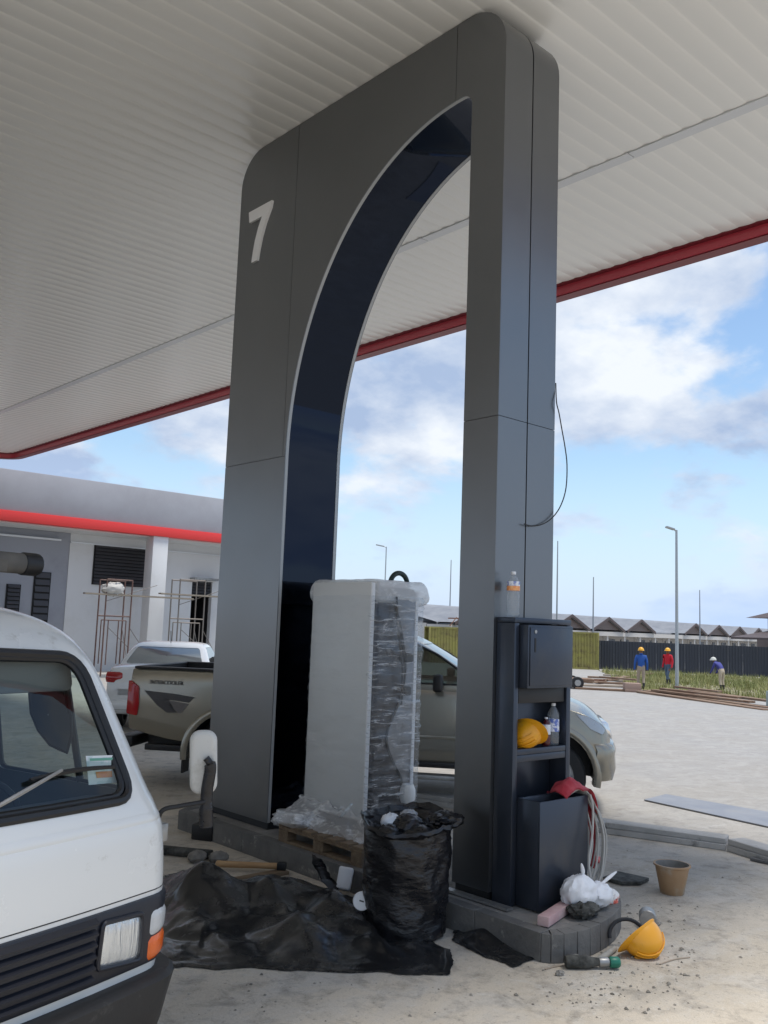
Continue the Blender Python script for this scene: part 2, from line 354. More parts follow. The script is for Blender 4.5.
# near end cladding: two columns, two lifts, wrapping over the shoulder
up_path = [(Y0, ZJ+g_), (Y0, 4.), (Y0, 5.)]+arc(Y0+RN, ZT-RN, RN, 180, 90, 14)+[(Y0+RN+.1, ZT-.0005)]
for (xa, xb) in ((X0+.0065, X0+ARCH_T/2-.006), (X0+ARCH_T/2+.006, X0+ARCH_T-.0065)):
    A(strip(MB(), [(Y0, ZB), (Y0, 1.2), (Y0, 2.4), (Y0, ZJ-g_)], xa, xb, .011), 'end_panel', MT['grey_panel'])
    A(strip(MB(), up_path, xa, xb, .011), 'end_panel', MT['grey_panel'], smooth=True)
A(strip(MB(), list(reversed([(Y1, ZB), (Y1, ZT-RF)]+arc(Y1-RF, ZT-RF, RF, 0, 90, 14)))[::-1], X0+.0065, X0+ARCH_T-.0065, -.011), 'end_panel', MT['grey_panel'], smooth=True)
# plinths and flashing
for (ya, yb) in ((Y0+.015, YI0-.015), (YI1+.015, Y1-.015)):
    A(MB().box(X0+.02, X0+ARCH_T-.02, ya, yb, .158, ZB-.001), 'plinth', MT['black'])
A(MB().box(X0-.06, X0-.004, 3.80, YI0+.02, .161, .176), 'base_flashing', MT['galv'])
# numeral
sv = [(7.195, 5.765), (7.178, 5.655), (6.965, 5.655), (7.02, 5.56), (7.065, 5.44), (7.09, 5.33), (7.105, 5.235), (7.01, 5.235), (6.99, 5.34), (6.96, 5.45), (6.91, 5.57), (6.83, 5.70), (6.815, 5.765)]
A(MB().prism(sv, 0, X0-.025, X0-.001), 'numeral_seven', MT['numeral'])
# ------------------------------------------------------------------ canopy
ZC = 6.39; XF = 9.37; YE = 26.6; XW, YS = -28.0, 1.75  # XW, YS: unseen edges, placed to darken the arch front and light its end
canopy = empty('station_canopy', (0, 0, 0), label='wide filling station canopy with white ribbed soffit and red edge', cat='canopy')
PW = .20
def plank_mesh(x0, x1):
    prof = [(0, .0075), (.005, .008), (.010, .0055), (.03, .0025), (.065, .0003), (.10, .0), (.13, .0018), (.16, .0048), (.185, .0068), (.194, .0075), (PW, .0075)]
    rows = [[(x, y, ZC+z) for (y, z) in prof] for x in (x0, x1)]
    mb = MB(); mb.grid(rows); return mb.mesh('soffit_plank', MT['soffit'], recalc=False, smooth=True)
pa = plank_mesh(XW, 7.085); pb = plank_mesh(7.195, XF-.01)
y = YS+.1
while y < YE-PW:
    for me in (pa, pb):
        o = link('soffit_plank', me, canopy); o.location = (0, y, 0)
    y += PW
for i in range(10):
    a = YS+.1+i*2.78; MB().box(7.088, 7.215, a, a+2.772, ZC-.010, ZC+.022).build('joint_trim', MT['soffit_trim'], canopy, bevel=.004, seg=1)
MB().box(XW, XF, YS, YE, ZC+.035, ZC+.6).build('roof_deck', MT['deck'], canopy)
# red edge with rounded far corner
fo = [(XF, YS)]; RC = .55
path = [(XF, YS), (XF, 8.), (XF, 18.)]+[(XF-RC+RC*math.cos(R(a)), YE-RC+RC*math.sin(R(a))) for a in range(0, 91, 9)]+[(XW, YE)]
def fascia(name, z0, z1, ofs0, ofs1, m):
    V = [Vector((p[0], p[1], 0)) for p in path]; n = len(V); out = []
    for i in range(n):
        d = (V[min(n-1, i+1)]-V[max(0, i-1)]).normalized(); out.append(Vector((d.y, -d.x, 0)))
    a = [V[i]+out[i]*ofs0 for i in range(n)]; b = [V[i]+out[i]*ofs1 for i in range(n)]
    rows = [[(v.x, v.y, z0) for v in a], [(v.x, v.y, z0) for v in b], [(v.x, v.y, z1) for v in b], [(v.x, v.y, z1) for v in a], [(v.x, v.y, z0) for v in a]]
    mb = MB(); mb.grid(rows); mb.f += [(0, n, 2*n, 3*n), (n-1, 2*n-1, 3*n-1, 4*n-1)]; return mb.build(name, m, canopy)
MT['darkred'] = mat('dark_red_lip', (.16, .012, .02), .4)
fascia('edge_fascia', ZC-.125, ZC+.75, .01, .22, MT['red'])
fascia('upper_lip', ZC-.012, ZC+.034, -.06, .009, MT['darkred'])  # thin dark red strip between soffit and fascia
fascia('drip_edge', ZC-.14, ZC-.126, .03, .20, MT['darkred'])
MB().box(XW, XF, YS-.2, YS-.001, ZC-.17, ZC+.75).build('edge_fascia', MT['red'], canopy)
# ------------------------------------------------------------------ island
isl = empty('pump_island', (4.9, 5.5, 0), label='raised concrete pump island with dark kerb stones and rounded near end', cat='island')
isl_off = Matrix.Translation(Vector((-4.9, -5.5, 0)))
def I(mb, name, m, **kw):
    o = mb.build(name, m, isl, **kw); o.matrix_parent_inverse = isl_off; return o
IXA, IXB, IH = 4.40, 5.44, .16
def bow(n, y_edge, sag):
    return [(IXA+(IXB-IXA)*i/n, y_edge+sag*(1-((i/n-.45)/.5)**2 if True else 0)) for i in range(n+1)]
near = [(4.40, 3.425), (4.43, 3.375), (4.50, 3.335), (4.60, 3.315), (4.72, 3.312), (4.84, 3.325), (4.96, 3.350), (5.08, 3.385), (5.20, 3.435), (5.32, 3.50), (5.40, 3.56), (5.44, 3.65)]
far = [(5.44, 7.45), (5.30, 7.58), (5.0, 7.66), (4.7, 7.64), (4.5, 7.58), (4.40, 7.50)]
outl = near+far
KW = .09
def inset(pl, d):
    n = len(pl); r_ = []
    for i in range(n):
        a = Vector(pl[i-1]); b = Vector(pl[(i+1) % n]); t = (b-a).normalized(); r_.append((pl[i][0]-t.y*d, pl[i][1]+t.x*d))
    return r_
inn = inset(outl, KW)
I(MB().prism(inset(outl, KW-.001), 2, 0, IH-.006), 'top_slab', MT['island'])
n_ = len(outl)
rs = random.Random(3)
for i in range(n_):
    a, b, c, d = Vector(outl[i]), Vector(outl[(i+1) % n_]), Vector(inn[(i+1) % n_]), Vector(inn[i])
    L_ = (b-a).length; k = max(1, round(L_/.5)) if L_ > .4 else 1
    for j in range(k):
        t0, t1 = j/k+.0018/L_, (j+1)/k-.0018/L_; dz = rs.uniform(-.002, .002); ox = rs.uniform(-.001, .001)
        q = [a.lerp(b, t0), a.lerp(b, t1), d.lerp(c, t1), d.lerp(c, t0)]
        I(MB().prism([(v.x+ox, v.y) for v in q], 2, 0, IH+dz), 'kerb_stone', MT['kerb'], bevel=.003, seg=1)
# ------------------------------------------------------------------ service tower on the island
TX0, TX1, TY0, TY1, TZ = 4.635, 5.235, 3.85, 4.003, 1.95
tower = empty('service_tower', (4.93, 3.93, .16), label='anthracite metal service cabinet with locker, shelf and litter bin against the arch end', cat='cabinet')
tof = Matrix.Translation(Vector((-4.93, -3.93, -.16)))
def T(mb, name, m=None, parent=None, **kw):
    kw.setdefault('bevel', .004)
    o = mb.build(name, m or MT['tower'], parent or tower, **kw)
    if parent is None: o.matrix_parent_inverse = tof
    return o
for (a, b) in ((TX0, TX0+.045), (TX1-.045, TX1)): T(MB().box(a, b, TY0, TY1, .161, TZ-.036), 'side_panel')
T(MB().box(TX0, TX1, TY0, TY1, TZ-.035, TZ), 'top_cap')
T(MB().box(TX0+.046, TX1-.046, TY1-.018, TY1-.002, .162, TZ-.037), 'back_panel')
T(MB().box(TX0+.046, TX1-.046, TY0+.002, TY1-.019, 1.075, 1.112), 'shelf')
T(MB().box(TX0+.046, TX1-.046, TY0+.003, TY0+.02, 1.03, 1.074), 'shelf_lip')
lk = T(MB().box(4.69, 5.165, 3.785, TY1-.02, 1.50, 1.905), 'locker')
dr = T(MB().box(4.705, 5.15, 3.776, 3.7845, 1.515, 1.89), 'locker_door', parent=lk); 
T(MB().box(4.745, 4.757, 3.772, 3.7758, 1.73, 1.82), 'handle_slot', MT['black'], parent=lk, bevel=0)
T(MB().lathe([(.012, 3.7757), (.012, 3.771)], 12, (4.752, 0, 1.862), axis=1), 'lock', MT['galv'], parent=lk, bevel=0)
T(MB().box(TX0+.06, TX1-.06, TY0+.01, TY1-.03, 1.40, 1.498), 'lamp_housing', MT['black'])
# bin: open topped
bx0, bx1, by0, by1, bz = 4.685, 5.185, 3.665, 3.848, .815
bn = T(MB().box(bx0, bx1, by0, by0+.012, .165, bz).box(bx0, bx0+.012, by0+.0121, by1, .165, bz).box(bx1-.012, bx1, by0+.0121, by1, .165, bz).box(bx0+.013, bx1-.013, by1-.012, by1, .165, bz).box(bx0+.013, bx1-.013, by0+.013, by1-.013, .17, .19), 'litter_bin', bevel=.003)
T(MB().box(TX0+.047, TX1-.047, TY0+.004, TY0+.014, .17, .79), 'lower_panel')
# ------------------------------------------------------------------ pallet and wrapped fuel dispenser
MT['wood'] = mat('rough_pallet_wood', (.13, .09, .055), .8, col2=(.22, .16, .10), scale=3, stretch=(1, 8, 8), bump=.4, bscale=20, dirt=(.12, .09, .06), dscale=4)
MT['pump_grey'] = mat('light_grey_pump_panel', (.64, .645, .63), .42, .05, rvar=.08, scale=3)
MT['pump_white'] = mat('white_pump_edge', (.80, .80, .80), .35)
MT['pump_navy'] = mat('navy_pump_side', (.012, .015, .026), .3)
MT['silver'] = mat('silver_plastic', (.20, .21, .225), .35, .5)
MT['rubber'] = mat('black_rubber', (.014, .014, .015), .6)
MT['hose'] = mat('dark_green_hose', (.012, .03, .028), .4)
MT['foam'] = mat('white_foam_sheet', (.78, .78, .76), .6, bump=.3, bscale=25)
def wrap_mat(name, seed, cover, streak=(1, 1, 9), haze=.16, sc=2.2, lo=.50, hi=.70):
    m = bpy.data.materials.new(name); m.use_nodes = True; nt = m.node_tree; nt.nodes.clear(); N = nt.nodes.new; L = nt.links.new
    o = N('ShaderNodeOutputMaterial'); tc = N('ShaderNodeTexCoord')
    mp = N('ShaderNodeMapping'); mp.inputs['Scale'].default_value = streak; mp.inputs['Location'].default_value = (seed, seed*2, 0); mp.inputs['Rotation'].default_value = (.16, .13, 0); L(tc.outputs['Object'], mp.inputs[0])
    n = N('ShaderNodeTexNoise'); n.inputs['Scale'].default_value = sc; n.inputs['Detail'].default_value = 10; n.inputs['Roughness'].default_value = .72; n.inputs['Distortion'].default_value = .5; L(mp.outputs[0], n.inputs[0])
    rp = N('ShaderNodeValToRGB'); rp.color_ramp.elements[0].position = lo; rp.color_ramp.elements[1].position = hi; L(n.outputs['Fac'], rp.inputs[0])
    ma = N('ShaderNodeMath'); ma.operation = 'MULTIPLY_ADD'; ma.inputs[1].default_value = cover; ma.inputs[2].default_value = haze; L(rp.outputs[0], ma.inputs[0])
    t = N('ShaderNodeBsdfTransparent'); t.inputs[0].default_value = (.96, .97, .98, 1)
    d = N('ShaderNodeBsdfPrincipled'); d.inputs['Base Color'].default_value = (.92, .93, .94, 1); d.inputs['Roughness'].default_value = .3
    g = N('ShaderNodeBsdfGlossy'); g.inputs['Roughness'].default_value = .12
    lw = N('ShaderNodeLayerWeight'); lw.inputs[0].default_value = .25
    bp = N('ShaderNodeBump'); bp.inputs['Strength'].default_value = .8; bp.inputs['Distance'].default_value = .012; L(n.outputs['Fac'], bp.inputs['Height'])
    for q in (d, g, lw): L(bp.outputs[0], q.inputs['Normal'])
    m1 = N('ShaderNodeMixShader'); pw = N('ShaderNodeMath'); pw.operation = 'POWER'; pw.inputs[1].default_value = 3.0; L(lw.outputs['Facing'], pw.inputs[0]); pa2 = N('ShaderNodeMath'); pa2.operation = 'MULTIPLY_ADD'; pa2.inputs[1].default_value = .55; pa2.inputs[2].default_value = .045; L(pw.outputs[0], pa2.inputs[0]); L(pa2.outputs[0], m1.inputs[0]); L(t.outputs[0], m1.inputs[1]); L(g.outputs[0], m1.inputs[2])
    m2 = N('ShaderNodeMixShader'); L(ma.outputs[0], m2.inputs[0]); L(m1.outputs[0], m2.inputs[1]); L(d.outputs[0], m2.inputs[2]); L(m2.outputs[0], o.inputs[0]); return m
MT['wrap'] = wrap_mat('stretch_film', 1.3, .75, haze=.0, streak=(1, 1, 9), sc=4.6, lo=.52, hi=.70)
MT['wrap2'] = wrap_mat('stretch_film_swirl', 8.3, .55, haze=.0, streak=(1.5, 1, 2.5), sc=2.6, lo=.54, hi=.74)
MT['wrap_side'] = wrap_mat('taut_stretch_film', 4.1, .10, haze=.05, streak=(1, 1, 5))
MT['wrap_low'] = wrap_mat('crumpled_stretch_film', 2.7, .65, (1.3, 1.3, 3), .30, 5.0)
PX0, PX1, PY0, PY1 = 4.46, 5.36, 5.06, 6.06
pal = empty('wooden_pallet', (4.9, 5.65, IH), label='rough wooden pallet under the wrapped fuel dispenser', cat='pallet')
po = Matrix.Translation(Vector((-4.9, -5.65, -IH)))
def PL(mb, name, m=None): 
    o = mb.build(name, m or MT['wood'], pal, bevel=.003, seg=1); o.matrix_parent_inverse = po; return o
for i in range(7):
    yy = PY0+i*(PY1-PY0-.11)/6; PL(MB().box(PX0, PX1, yy, yy+.11, IH+.115, IH+.137), 'deck_board')
for i in range(3):
    xx = PX0+i*(PX1-PX0-.09)/2
    for j in range(3):
        yy = PY0+j*(PY1-PY0-.12)/2; PL(MB().box(xx, xx+.09, yy, yy+.12, IH+.022, IH+.094), 'block')
    PL(MB().box(xx, xx+.09, PY0, PY1, IH+.095, IH+.1145), 'stringer_board'); PL(MB().box(xx, xx+.09, PY0, PY1, IH+.001, IH+.0215), 'bottom_board')
QX0, QX1, QY0, QY1, QZ0, QZ1 = 4.75, 5.26, 5.40, 6.13, .30, 2.17
pump = empty('fuel_dispenser', (5.0, 5.76, QZ0), label='light grey fuel dispenser wrapped in clear stretch film on a pallet', cat='fuel dispenser')
pmo = Matrix.Translation(Vector((-5.0, -5.76, -QZ0)))
def PU(mb, name, m, parent=None, **kw):
    o = mb.build(name, m, parent or pump, **kw)
    if parent is None: o.matrix_parent_inverse = pmo
    return o
PU(MB().box(QX0+.03, QX1-.03, QY0+.03, QY1-.03, QZ0, .40), 'base', MT['black'], bevel=.005)
PU(MB().box(QX0+.021, QX1-.021, QY0+.012, QY1-.012, .401, QZ1), 'body', MT['pump_navy'], bevel=.006)
PU(MB().box(QX0, QX0+.02, QY0+.001, QY1, .39, 2.205), 'front_panel', MT['pump_grey'], bevel=.005)
PU(MB().box(QX1-.02, QX1, QY0, QY1, .39, QZ1-.02), 'rear_panel', MT['pump_grey'], bevel=.005)
PU(MB().box(QX0-.003, QX0+.035, QY0-.014, QY0, .39, 2.20), 'edge_strip', MT['pump_white'], bevel=.004)
PU(MB().box(QX1-.03, QX1+.004, QY0-.014, QY0-.001, .39, QZ1-.02), 'edge_strip', MT['pump_white'], bevel=.004)
# silver curved cladding on the hose side (near end)
cur = crs([(5.00, 2.12), (5.05, 1.95), (5.12, 1.72), (5.15, 1.50), (5.10, 1.28), (4.99, 1.08), (4.98, .95), (5.06, .80), (5.15, .66), (5.19, .45)], 5)
PU(MB().prism([tuple(q) for q in cur]+[(5.23, .45), (5.23, 2.12)], 1, QY0-.012, QY0+.011), 'side_cladding', MT['silver'], bevel=.004)
for (a, z) in ((5.14, 1.62), (5.13, 1.36)):
    PU(MB().box(a-.03, a+.05, QY0-.05, QY0-.0125, z-.035, z+.035), 'nozzle_boot', MT['rubber'], bevel=.012)
PU(MB().tube([tuple(q) for q in crs([(5.00, QY0-.03, 2.10), (5.02, QY0-.035, 1.85), (5.07, QY0-.04, 1.60), (5.09, QY0-.04, 1.40), (5.08, QY0-.04, 1.25)], 6)], .009, 8), 'hose', MT['rubber'], smooth=True)
PU(MB().tube([(5.14+.095*math.cos(R(a)), QY0+.10, 2.17+.095*math.sin(R(a))+.035) for a in range(-10, 191, 10)], .021, 10), 'hose_guide', MT['hose'], smooth=True)
PU(MB().box(4.86, 5.2, QY0+.02, QY1-.02, QZ1+.001, QZ1+.05), 'top_box', MT['pump_white'], bevel=.015)
PU(MB().lathe([(.05, .50), (.062, .53), (.062, .60), (.045, .64)], 14, (5.17, QY0-.05, 0)), 'wrapped_fitting', MT['foam'], smooth=True)
# padded head: foam roll round the top under film
def cushion(x0, x1, y0, y1, z0, z1, r, amp, seed, nz_=14):
    rows = []
    for i in range(nz_+1):
        t = i/nz_; a = math.pi*t; bul = math.sin(a)**.6; z = z0+(z1-z0)*(.5-.5*math.cos(a)); ring = []
        for (px_, py_) in rrect((x0+x1)/2, (y0+y1)/2, (x1-x0)-2*r*(1-bul), (y1-y0)-2*r*(1-bul), .05, 4):
            pass
        base = rrect((x0+x1)/2, (y0+y1)/2, (x1-x0)-2*r*(1-bul), (y1-y0)-2*r*(1-bul), .06, 4)
        dense = []
        for k in range(len(base)):
            p, q = Vector(base[k]), Vector(base[(k+1) % len(base)]); n = max(1, int((q-p).length/.05)); dense += [p.lerp(q, j/n) for j in range(n)]
        rows.append((z, dense))
    m = max(len(d) for _, d in rows); out = []
    for z, d in rows:
        r_ = []
        for j in range(m):
            p = d[int(j*len(d)/m)]; k = fbm(p.x*7+seed, p.y*7, z*9)*amp; cx, cy = (x0+x1)/2, (y0+y1)/2; v = Vector((p.x-cx, p.y-cy)); v = v*(1+k/max(.05, v.length))
            r_.append((cx+v.x, cy+v.y, z+k*.5))
        out.append(r_)
    return MB().rings(out)
MT['head_wrap'] = wrap_mat('bunched_film_over_foam', 7.7, .35, (1.2, 1.2, 2.5), .55, 4)
PU(cushion(QX0+.022, QX1+.16, QY0-.015, QY1+.12, 2.03, 2.235, .09, .014, 2.), 'foam_wrapped_head', MT['head_wrap'], smooth=True)
# film: a slightly slack skin round the whole body, and crumpled skirts over the pallet
def film(x0, x1, y0, y1, z0, z1, amp, nz_, seed, flare=None):
    per = []; st = .03
    base = rrect((x0+x1)/2, (y0+y1)/2, x1-x0, y1-y0, .025, 3)
    for k in range(len(base)):
        p, q = Vector(base[k]), Vector(base[(k+1) % len(base)]); n = max(1, int((q-p).length/st)); per += [p.lerp(q, j/n) for j in range(n)]
    rows = []
    for i in range(nz_+1):
        t = i/nz_; z = z0+(z1-z0)*t; fx, fy = flare(t) if flare else (0, 0); row = []
        for p in per:
            cx, cy = (x0+x1)/2, (y0+y1)/2; k = (abs(fbm(p.x*3+seed, p.y*3, z*13+p.x*2, 4)))*amp; v = Vector(((p.x-cx)*(1+fx), (p.y-cy)*(1+fy))); v = v*(1+k/v.length)
            row.append((cx+v.x, cy+v.y, z+(.01 if not flare else .05)*fbm(p.x*5+seed, p.y*5, z*3)))
        rows.append(row)
    return MB().grid(rows, True)
fm = film(QX0-.004, QX1+.012, QY0-.065, QY1+.008, .40, 2.1, .022, 60, 3.)
# only the hose end carries thick film; the broad sides are covered by a taut, nearly clear layer
va = [i for i, f in enumerate(fm.f) if sum(fm.v[k][1] for k in f)/len(f) < QY0-.004]
ma_ = MB(); ma_.v = fm.v; ma_.f = [fm.f[i] for i in va]; mb_ = MB(); mb_.v = fm.v; sa = set(va); mb_.f = [f for i, f in enumerate(fm.f) if i not in sa]
PU(ma_, 'stretch_film', MT['wrap'], smooth=True); mc_ = MB(); mc_.v = [(v[0], v[1]-.006, v[2]) for v in ma_.v]; mc_.f = list(ma_.f); PU(mc_, 'stretch_film', MT['wrap2'], smooth=True); PU(mb_, 'stretch_film', MT['wrap_side'], smooth=True)
PU(film(QX0-.01, QX1+.02, QY0-.08, QY1+.03, .225, .46, .07, 22, 5., lambda t: (1.12*(1-t)**1.4 if t > .35 else .62+.05*(.35-t), .55*(1-t)**1.4 if t > .35 else .30)), 'film_skirt', MT['wrap_low'], smooth=True)
PU(cushion(4.44, 4.72, 5.80, 6.12, .28, .40, .06, .04, 5.), 'bunched_film', MT['wrap_low'], smooth=True)
# ------------------------------------------------------------------ rubbish bag, sheeting, loose things round the island
MT['bag'] = mat('black_bin_liner', (.010, .010, .012), .30, spec=.5, bump=.7, bscale=11, bdist=.02, rvar=.08, scale=7, stretch=(1, 1, 2.2))
MT['tarp'] = mat('dusty_black_sheeting', (.010, .0105, .012), .24, col2=(.024, .024, .024), scale=2.2, lo=.42, hi=.75, bump=.25, bscale=30, bdist=.006, dirt=(.13, .125, .115), dscale=4.5, dlo=.52, dhi=.80, rvar=.10, spec=.6)
MT['white_plastic'] = mat('white_plastic', (.72, .73, .74), .35)
MT['clear'] = glass('clear_plastic', (.93, .95, .96), .06, 1.4, .12)
bc = Vector((4.125, 4.255, 0))
bag = empty('rubbish_bag', bc, label='full black bin liner standing open beside the island', cat='rubbish bag')
def bag_r(th, t):
    r_ = .243+.014*math.sin(math.pi*min(1, t*1.05))+.030*t**2
    c = Vector((math.cos(th), math.sin(th), 0))
    f = mnoise.ridged_multi_fractal(Vector((c.x*1.1+1.9*t, c.y*1.1-1.2*t, t*1.3)), .9, 2.1, 4, 1, 2)
    g = mnoise.ridged_multi_fractal(Vector((c.x*2.2-1.5*t, c.y*2.2, t*2.8+3)), .9, 2.1, 3, 1, 2)
    return r_+.020*(f-1.0)+.010*(g-1)+.012*math.sin(th*2+1)
rows = []; NB = 72
for i in range(49):
    t = i/48; z = .015+.64*t
    rows.append([(bag_r(2*math.pi*j/NB, t)*math.cos(2*math.pi*j/NB), bag_r(2*math.pi*j/NB, t)*math.sin(2*math.pi*j/NB), z+(.03*math.sin(2*math.pi*j/NB+.5)+.02*math.sin(6*math.pi*j/NB))*t) for j in range(NB)])
# collar folded in, then the floor of rubbish
top = rows[-1]
for k, (s_, dz) in enumerate(((1.07, .028), (1.10, .012), (1.02, -.006), (.93, -.02), (.86, -.07), (.80, -.12))):
    rows.append([(p[0]*(s_+.05*fbm(p[0]*9, p[1]*9, k*.3)), p[1]*(s_+.05*fbm(p[0]*9+5, p[1]*9, k*.3)), p[2]+dz+.03*fbm(p[0]*8, p[1]*8, 3+k*.2)) for p in top])
MB().rings(rows).build('liner', MT['bag'], bag, smooth=True)
def crumple(c, sx, sy, sz, seed, amp=.3, n=14):
    rows = []
    for i in range(1, n):
        a = math.pi*i/n; row = []
        for j in range(2*n):
            b = math.pi*j/n; d = Vector((math.sin(a)*math.cos(b), math.sin(a)*math.sin(b), -math.cos(a)))
            k = 1+amp*(mnoise.ridged_multi_fractal(d*1.8+Vector((seed, seed*1.7, 0)), .9, 2.1, 4, 1, 2)-1.1)*.6
            row.append((c[0]+sx*d.x*k, c[1]+sy*d.y*k, c[2]+sz*d.z*k))
        rows.append(row)
    return MB().rings(rows)
for i, (x, y, z, s_) in enumerate([(-.10, .08, .55, .11), (.05, .05, .60, .11), (.02, -.10, .56, .12)]):
    crumple((x, y, z), s_, s_, s_*.8, i*3.1, .28).build('crumpled_rubbish', MT['bag'], bag, smooth=True)
crumple((-.02, .14, .64), .07, .05, .05, 4.9, .4, 12).build('white_scrap', MT['pbag'] if 'pbag' in MT else MT['white_plastic'], bag, smooth=True)
crumple((.10, .10, .665), .06, .05, .04, 6.9, .4, 12).build('clear_scrap', MT['wrap_low'], bag, smooth=True)
rg = [(.20+.05*i/6, -.16-.02*i+.02*math.sin(i), .66+.05*math.sin(i*.9)) for i in range(7)]
crumple((.20, -.14, .675), .12, .10, .05, 8.3, .4).build('torn_flap', MT['bag'], bag, smooth=True)
def lid(name, loc, r, rot, m, label, cat):
    o = MB().lathe([(r*.96, 0), (r, .004), (r, .014), (r*.9, .018), (r*.86, .014), (.001, .014)], 28).build(name, m, smooth=True); o.location = loc; o.rotation_euler = rot; return tag(o, label, cat)
lid('cup_lid', (4.02, 4.72, .655), .055, (R(-35), R(-40), 0), MT['clear'], 'clear round plastic lid on the rim of the black rubbish bag', 'lid')
# black sheeting heaped on the ground
def bump2(x, y, cx, cy, sx, sy, h, rot=0):
    dx, dy = x-cx, y-cy; c, s = math.cos(rot), math.sin(rot); a = (dx*c+dy*s)/sx; b = (-dx*s+dy*c)/sy; return h*math.exp(-(a*a+b*b))
tp = [G(p[0], p[1], 0) for p in ((150, 968), (250, 969), (330, 973), (449, 976), (452, 950), (420, 938), (385, 925), (368, 905), (345, 895), (300, 882), (262, 880), (225, 878), (205, 876), (180, 872), (150, 880))]
def tm(x, y):
    h = 0
    for (px, py, s1, s2, hh) in ((205, 905, .30, .26, .16), (240, 925, .2, .22, .05), (280, 905, .2, .24, .17), (335, 925, .22, .26, .20), (350, 897, .14, .14, .10), (165, 915, .3, .35, .15), (400, 955, .3, .12, .02)):
        c = G(px, py, 0); h += bump2(x, y, c.x, c.y, s1, s2, hh, -.75)
    return h
def tri(t): t = t-math.floor(t); return 1-abs(2*t-1)
def folded_sheet(name, outline, mound, comps, m, res=.018, seed=0., fade=.30, lip=.018):
    # heavy film dropped in a heap: crossing sharp folds (triangle waves on warped axes) over a mound, dying out at the hem
    V_ = [(p.x, p.y) for p in outline]; n = len(V_); xs = [p[0] for p in V_]; ys = [p[1] for p in V_]
    X, Y = np.meshgrid(np.arange(min(xs), max(xs)+res, res), np.arange(min(ys), max(ys)+res, res))
    best = np.full(X.shape, 1e9); ins = np.zeros(X.shape, bool)
    for k in range(n):
        (ax, ay), (bx, by) = V_[k-1], V_[k]; ex, ey = bx-ax, by-ay; t = np.clip(((X-ax)*ex+(Y-ay)*ey)/(ex*ex+ey*ey+1e-9), 0, 1)
        best = np.minimum(best, np.hypot(X-ax-ex*t, Y-ay-ey*t)); c = (ay > Y) != (by > Y)
        ins ^= c & (X < (bx-ax)*(Y-ay)/((by-ay) if abs(by-ay) > 1e-9 else 1e-9)+ax)
    sd = np.where(ins, best, -best); gy_, gx_ = np.gradient(sd, res); idx = {}; mb = MB(); ny, nx = X.shape
    for jj in range(ny):
        for ii in range(nx):
            x, y = float(X[jj, ii]), float(Y[jj, ii]); d = float(sd[jj, ii])+.035*fbm(x*4+seed, y*4, 1.)
            if d < -res*1.05: continue
            if d < 0: x -= d*float(gx_[jj, ii]); y -= d*float(gy_[jj, ii]); d = 0.
            e = min(1, d/fade); e = e*e*(3-2*e); wx = .16*fbm(x*1.6+seed, y*1.6, 4., 3); wy = .16*fbm(x*1.6, y*1.6+seed, 7., 3); z = 0; sx_ = 0; sy_ = 0
            for (ang, wl, a, sk) in comps:
                ca, sa = math.cos(ang), math.sin(ang); q = ((x+wx)*ca+(y+wy)*sa)/wl+.35*fbm(x*.9+sk, y*.9, sk, 2); t = q-math.floor(q)
                f = t/sk if t < sk else (1-t)/(1-sk)
                am = max(0., .55+1.1*fbm(x*1.3+sk*40, y*1.3, ang*3, 2)); f = f**1.1
                z += a*f*am; sx_ += ca*a*f*am*.3; sy_ += sa*a*f*am*.3
            zz = .006+lip*tri(d/.06)*(1-e)*.5+e*(mound(x, y)+z)
            idx[(ii, jj)] = len(mb.v); mb.v.append((x+e*sx_, y+e*sy_, zz))
    for (ii, jj) in list(idx):
        q = [(ii, jj), (ii+1, jj), (ii+1, jj+1), (ii, jj+1)]
        if all(k in idx for k in q): mb.f.append(tuple(idx[k] for k in q))
    me = mb.mesh(name, m, recalc=False); shade(me, 50); return link(name, me)
tarp = folded_sheet('plastic_sheeting', tp, lambda x, y: .75*tm(x, y), [(.95, .50, .085, .42), (-.35, .37, .060, .6), (1.75, .27, .034, .38), (.45, .17, .016, .6), (-1.0, .11, .008, .45)], MT['tarp'], seed=3.7)
tag(tarp, 'crumpled black plastic sheeting heaped on the ground beside the white van', 'sheeting')
bp_ = [G(p[0], p[1], 0) for p in ((452, 930), (480, 931), (520, 945), (543, 958), (515, 968), (490, 960), (462, 948), (450, 940))]
cc = G(480, 942, 0)
o = folded_sheet('sheeting_scrap', bp_, lambda x, y: bump2(x, y, cc.x, cc.y, .2, .10, .06, -.6), [(.7, .24, .035, .45), (-.4, .19, .028, .55), (1.6, .12, .008, .4)], MT['tarp'], res=.014, seed=8.1, fade=.12)
tag(o, 'small folded scrap of black sheeting against the island kerb', 'sheeting')
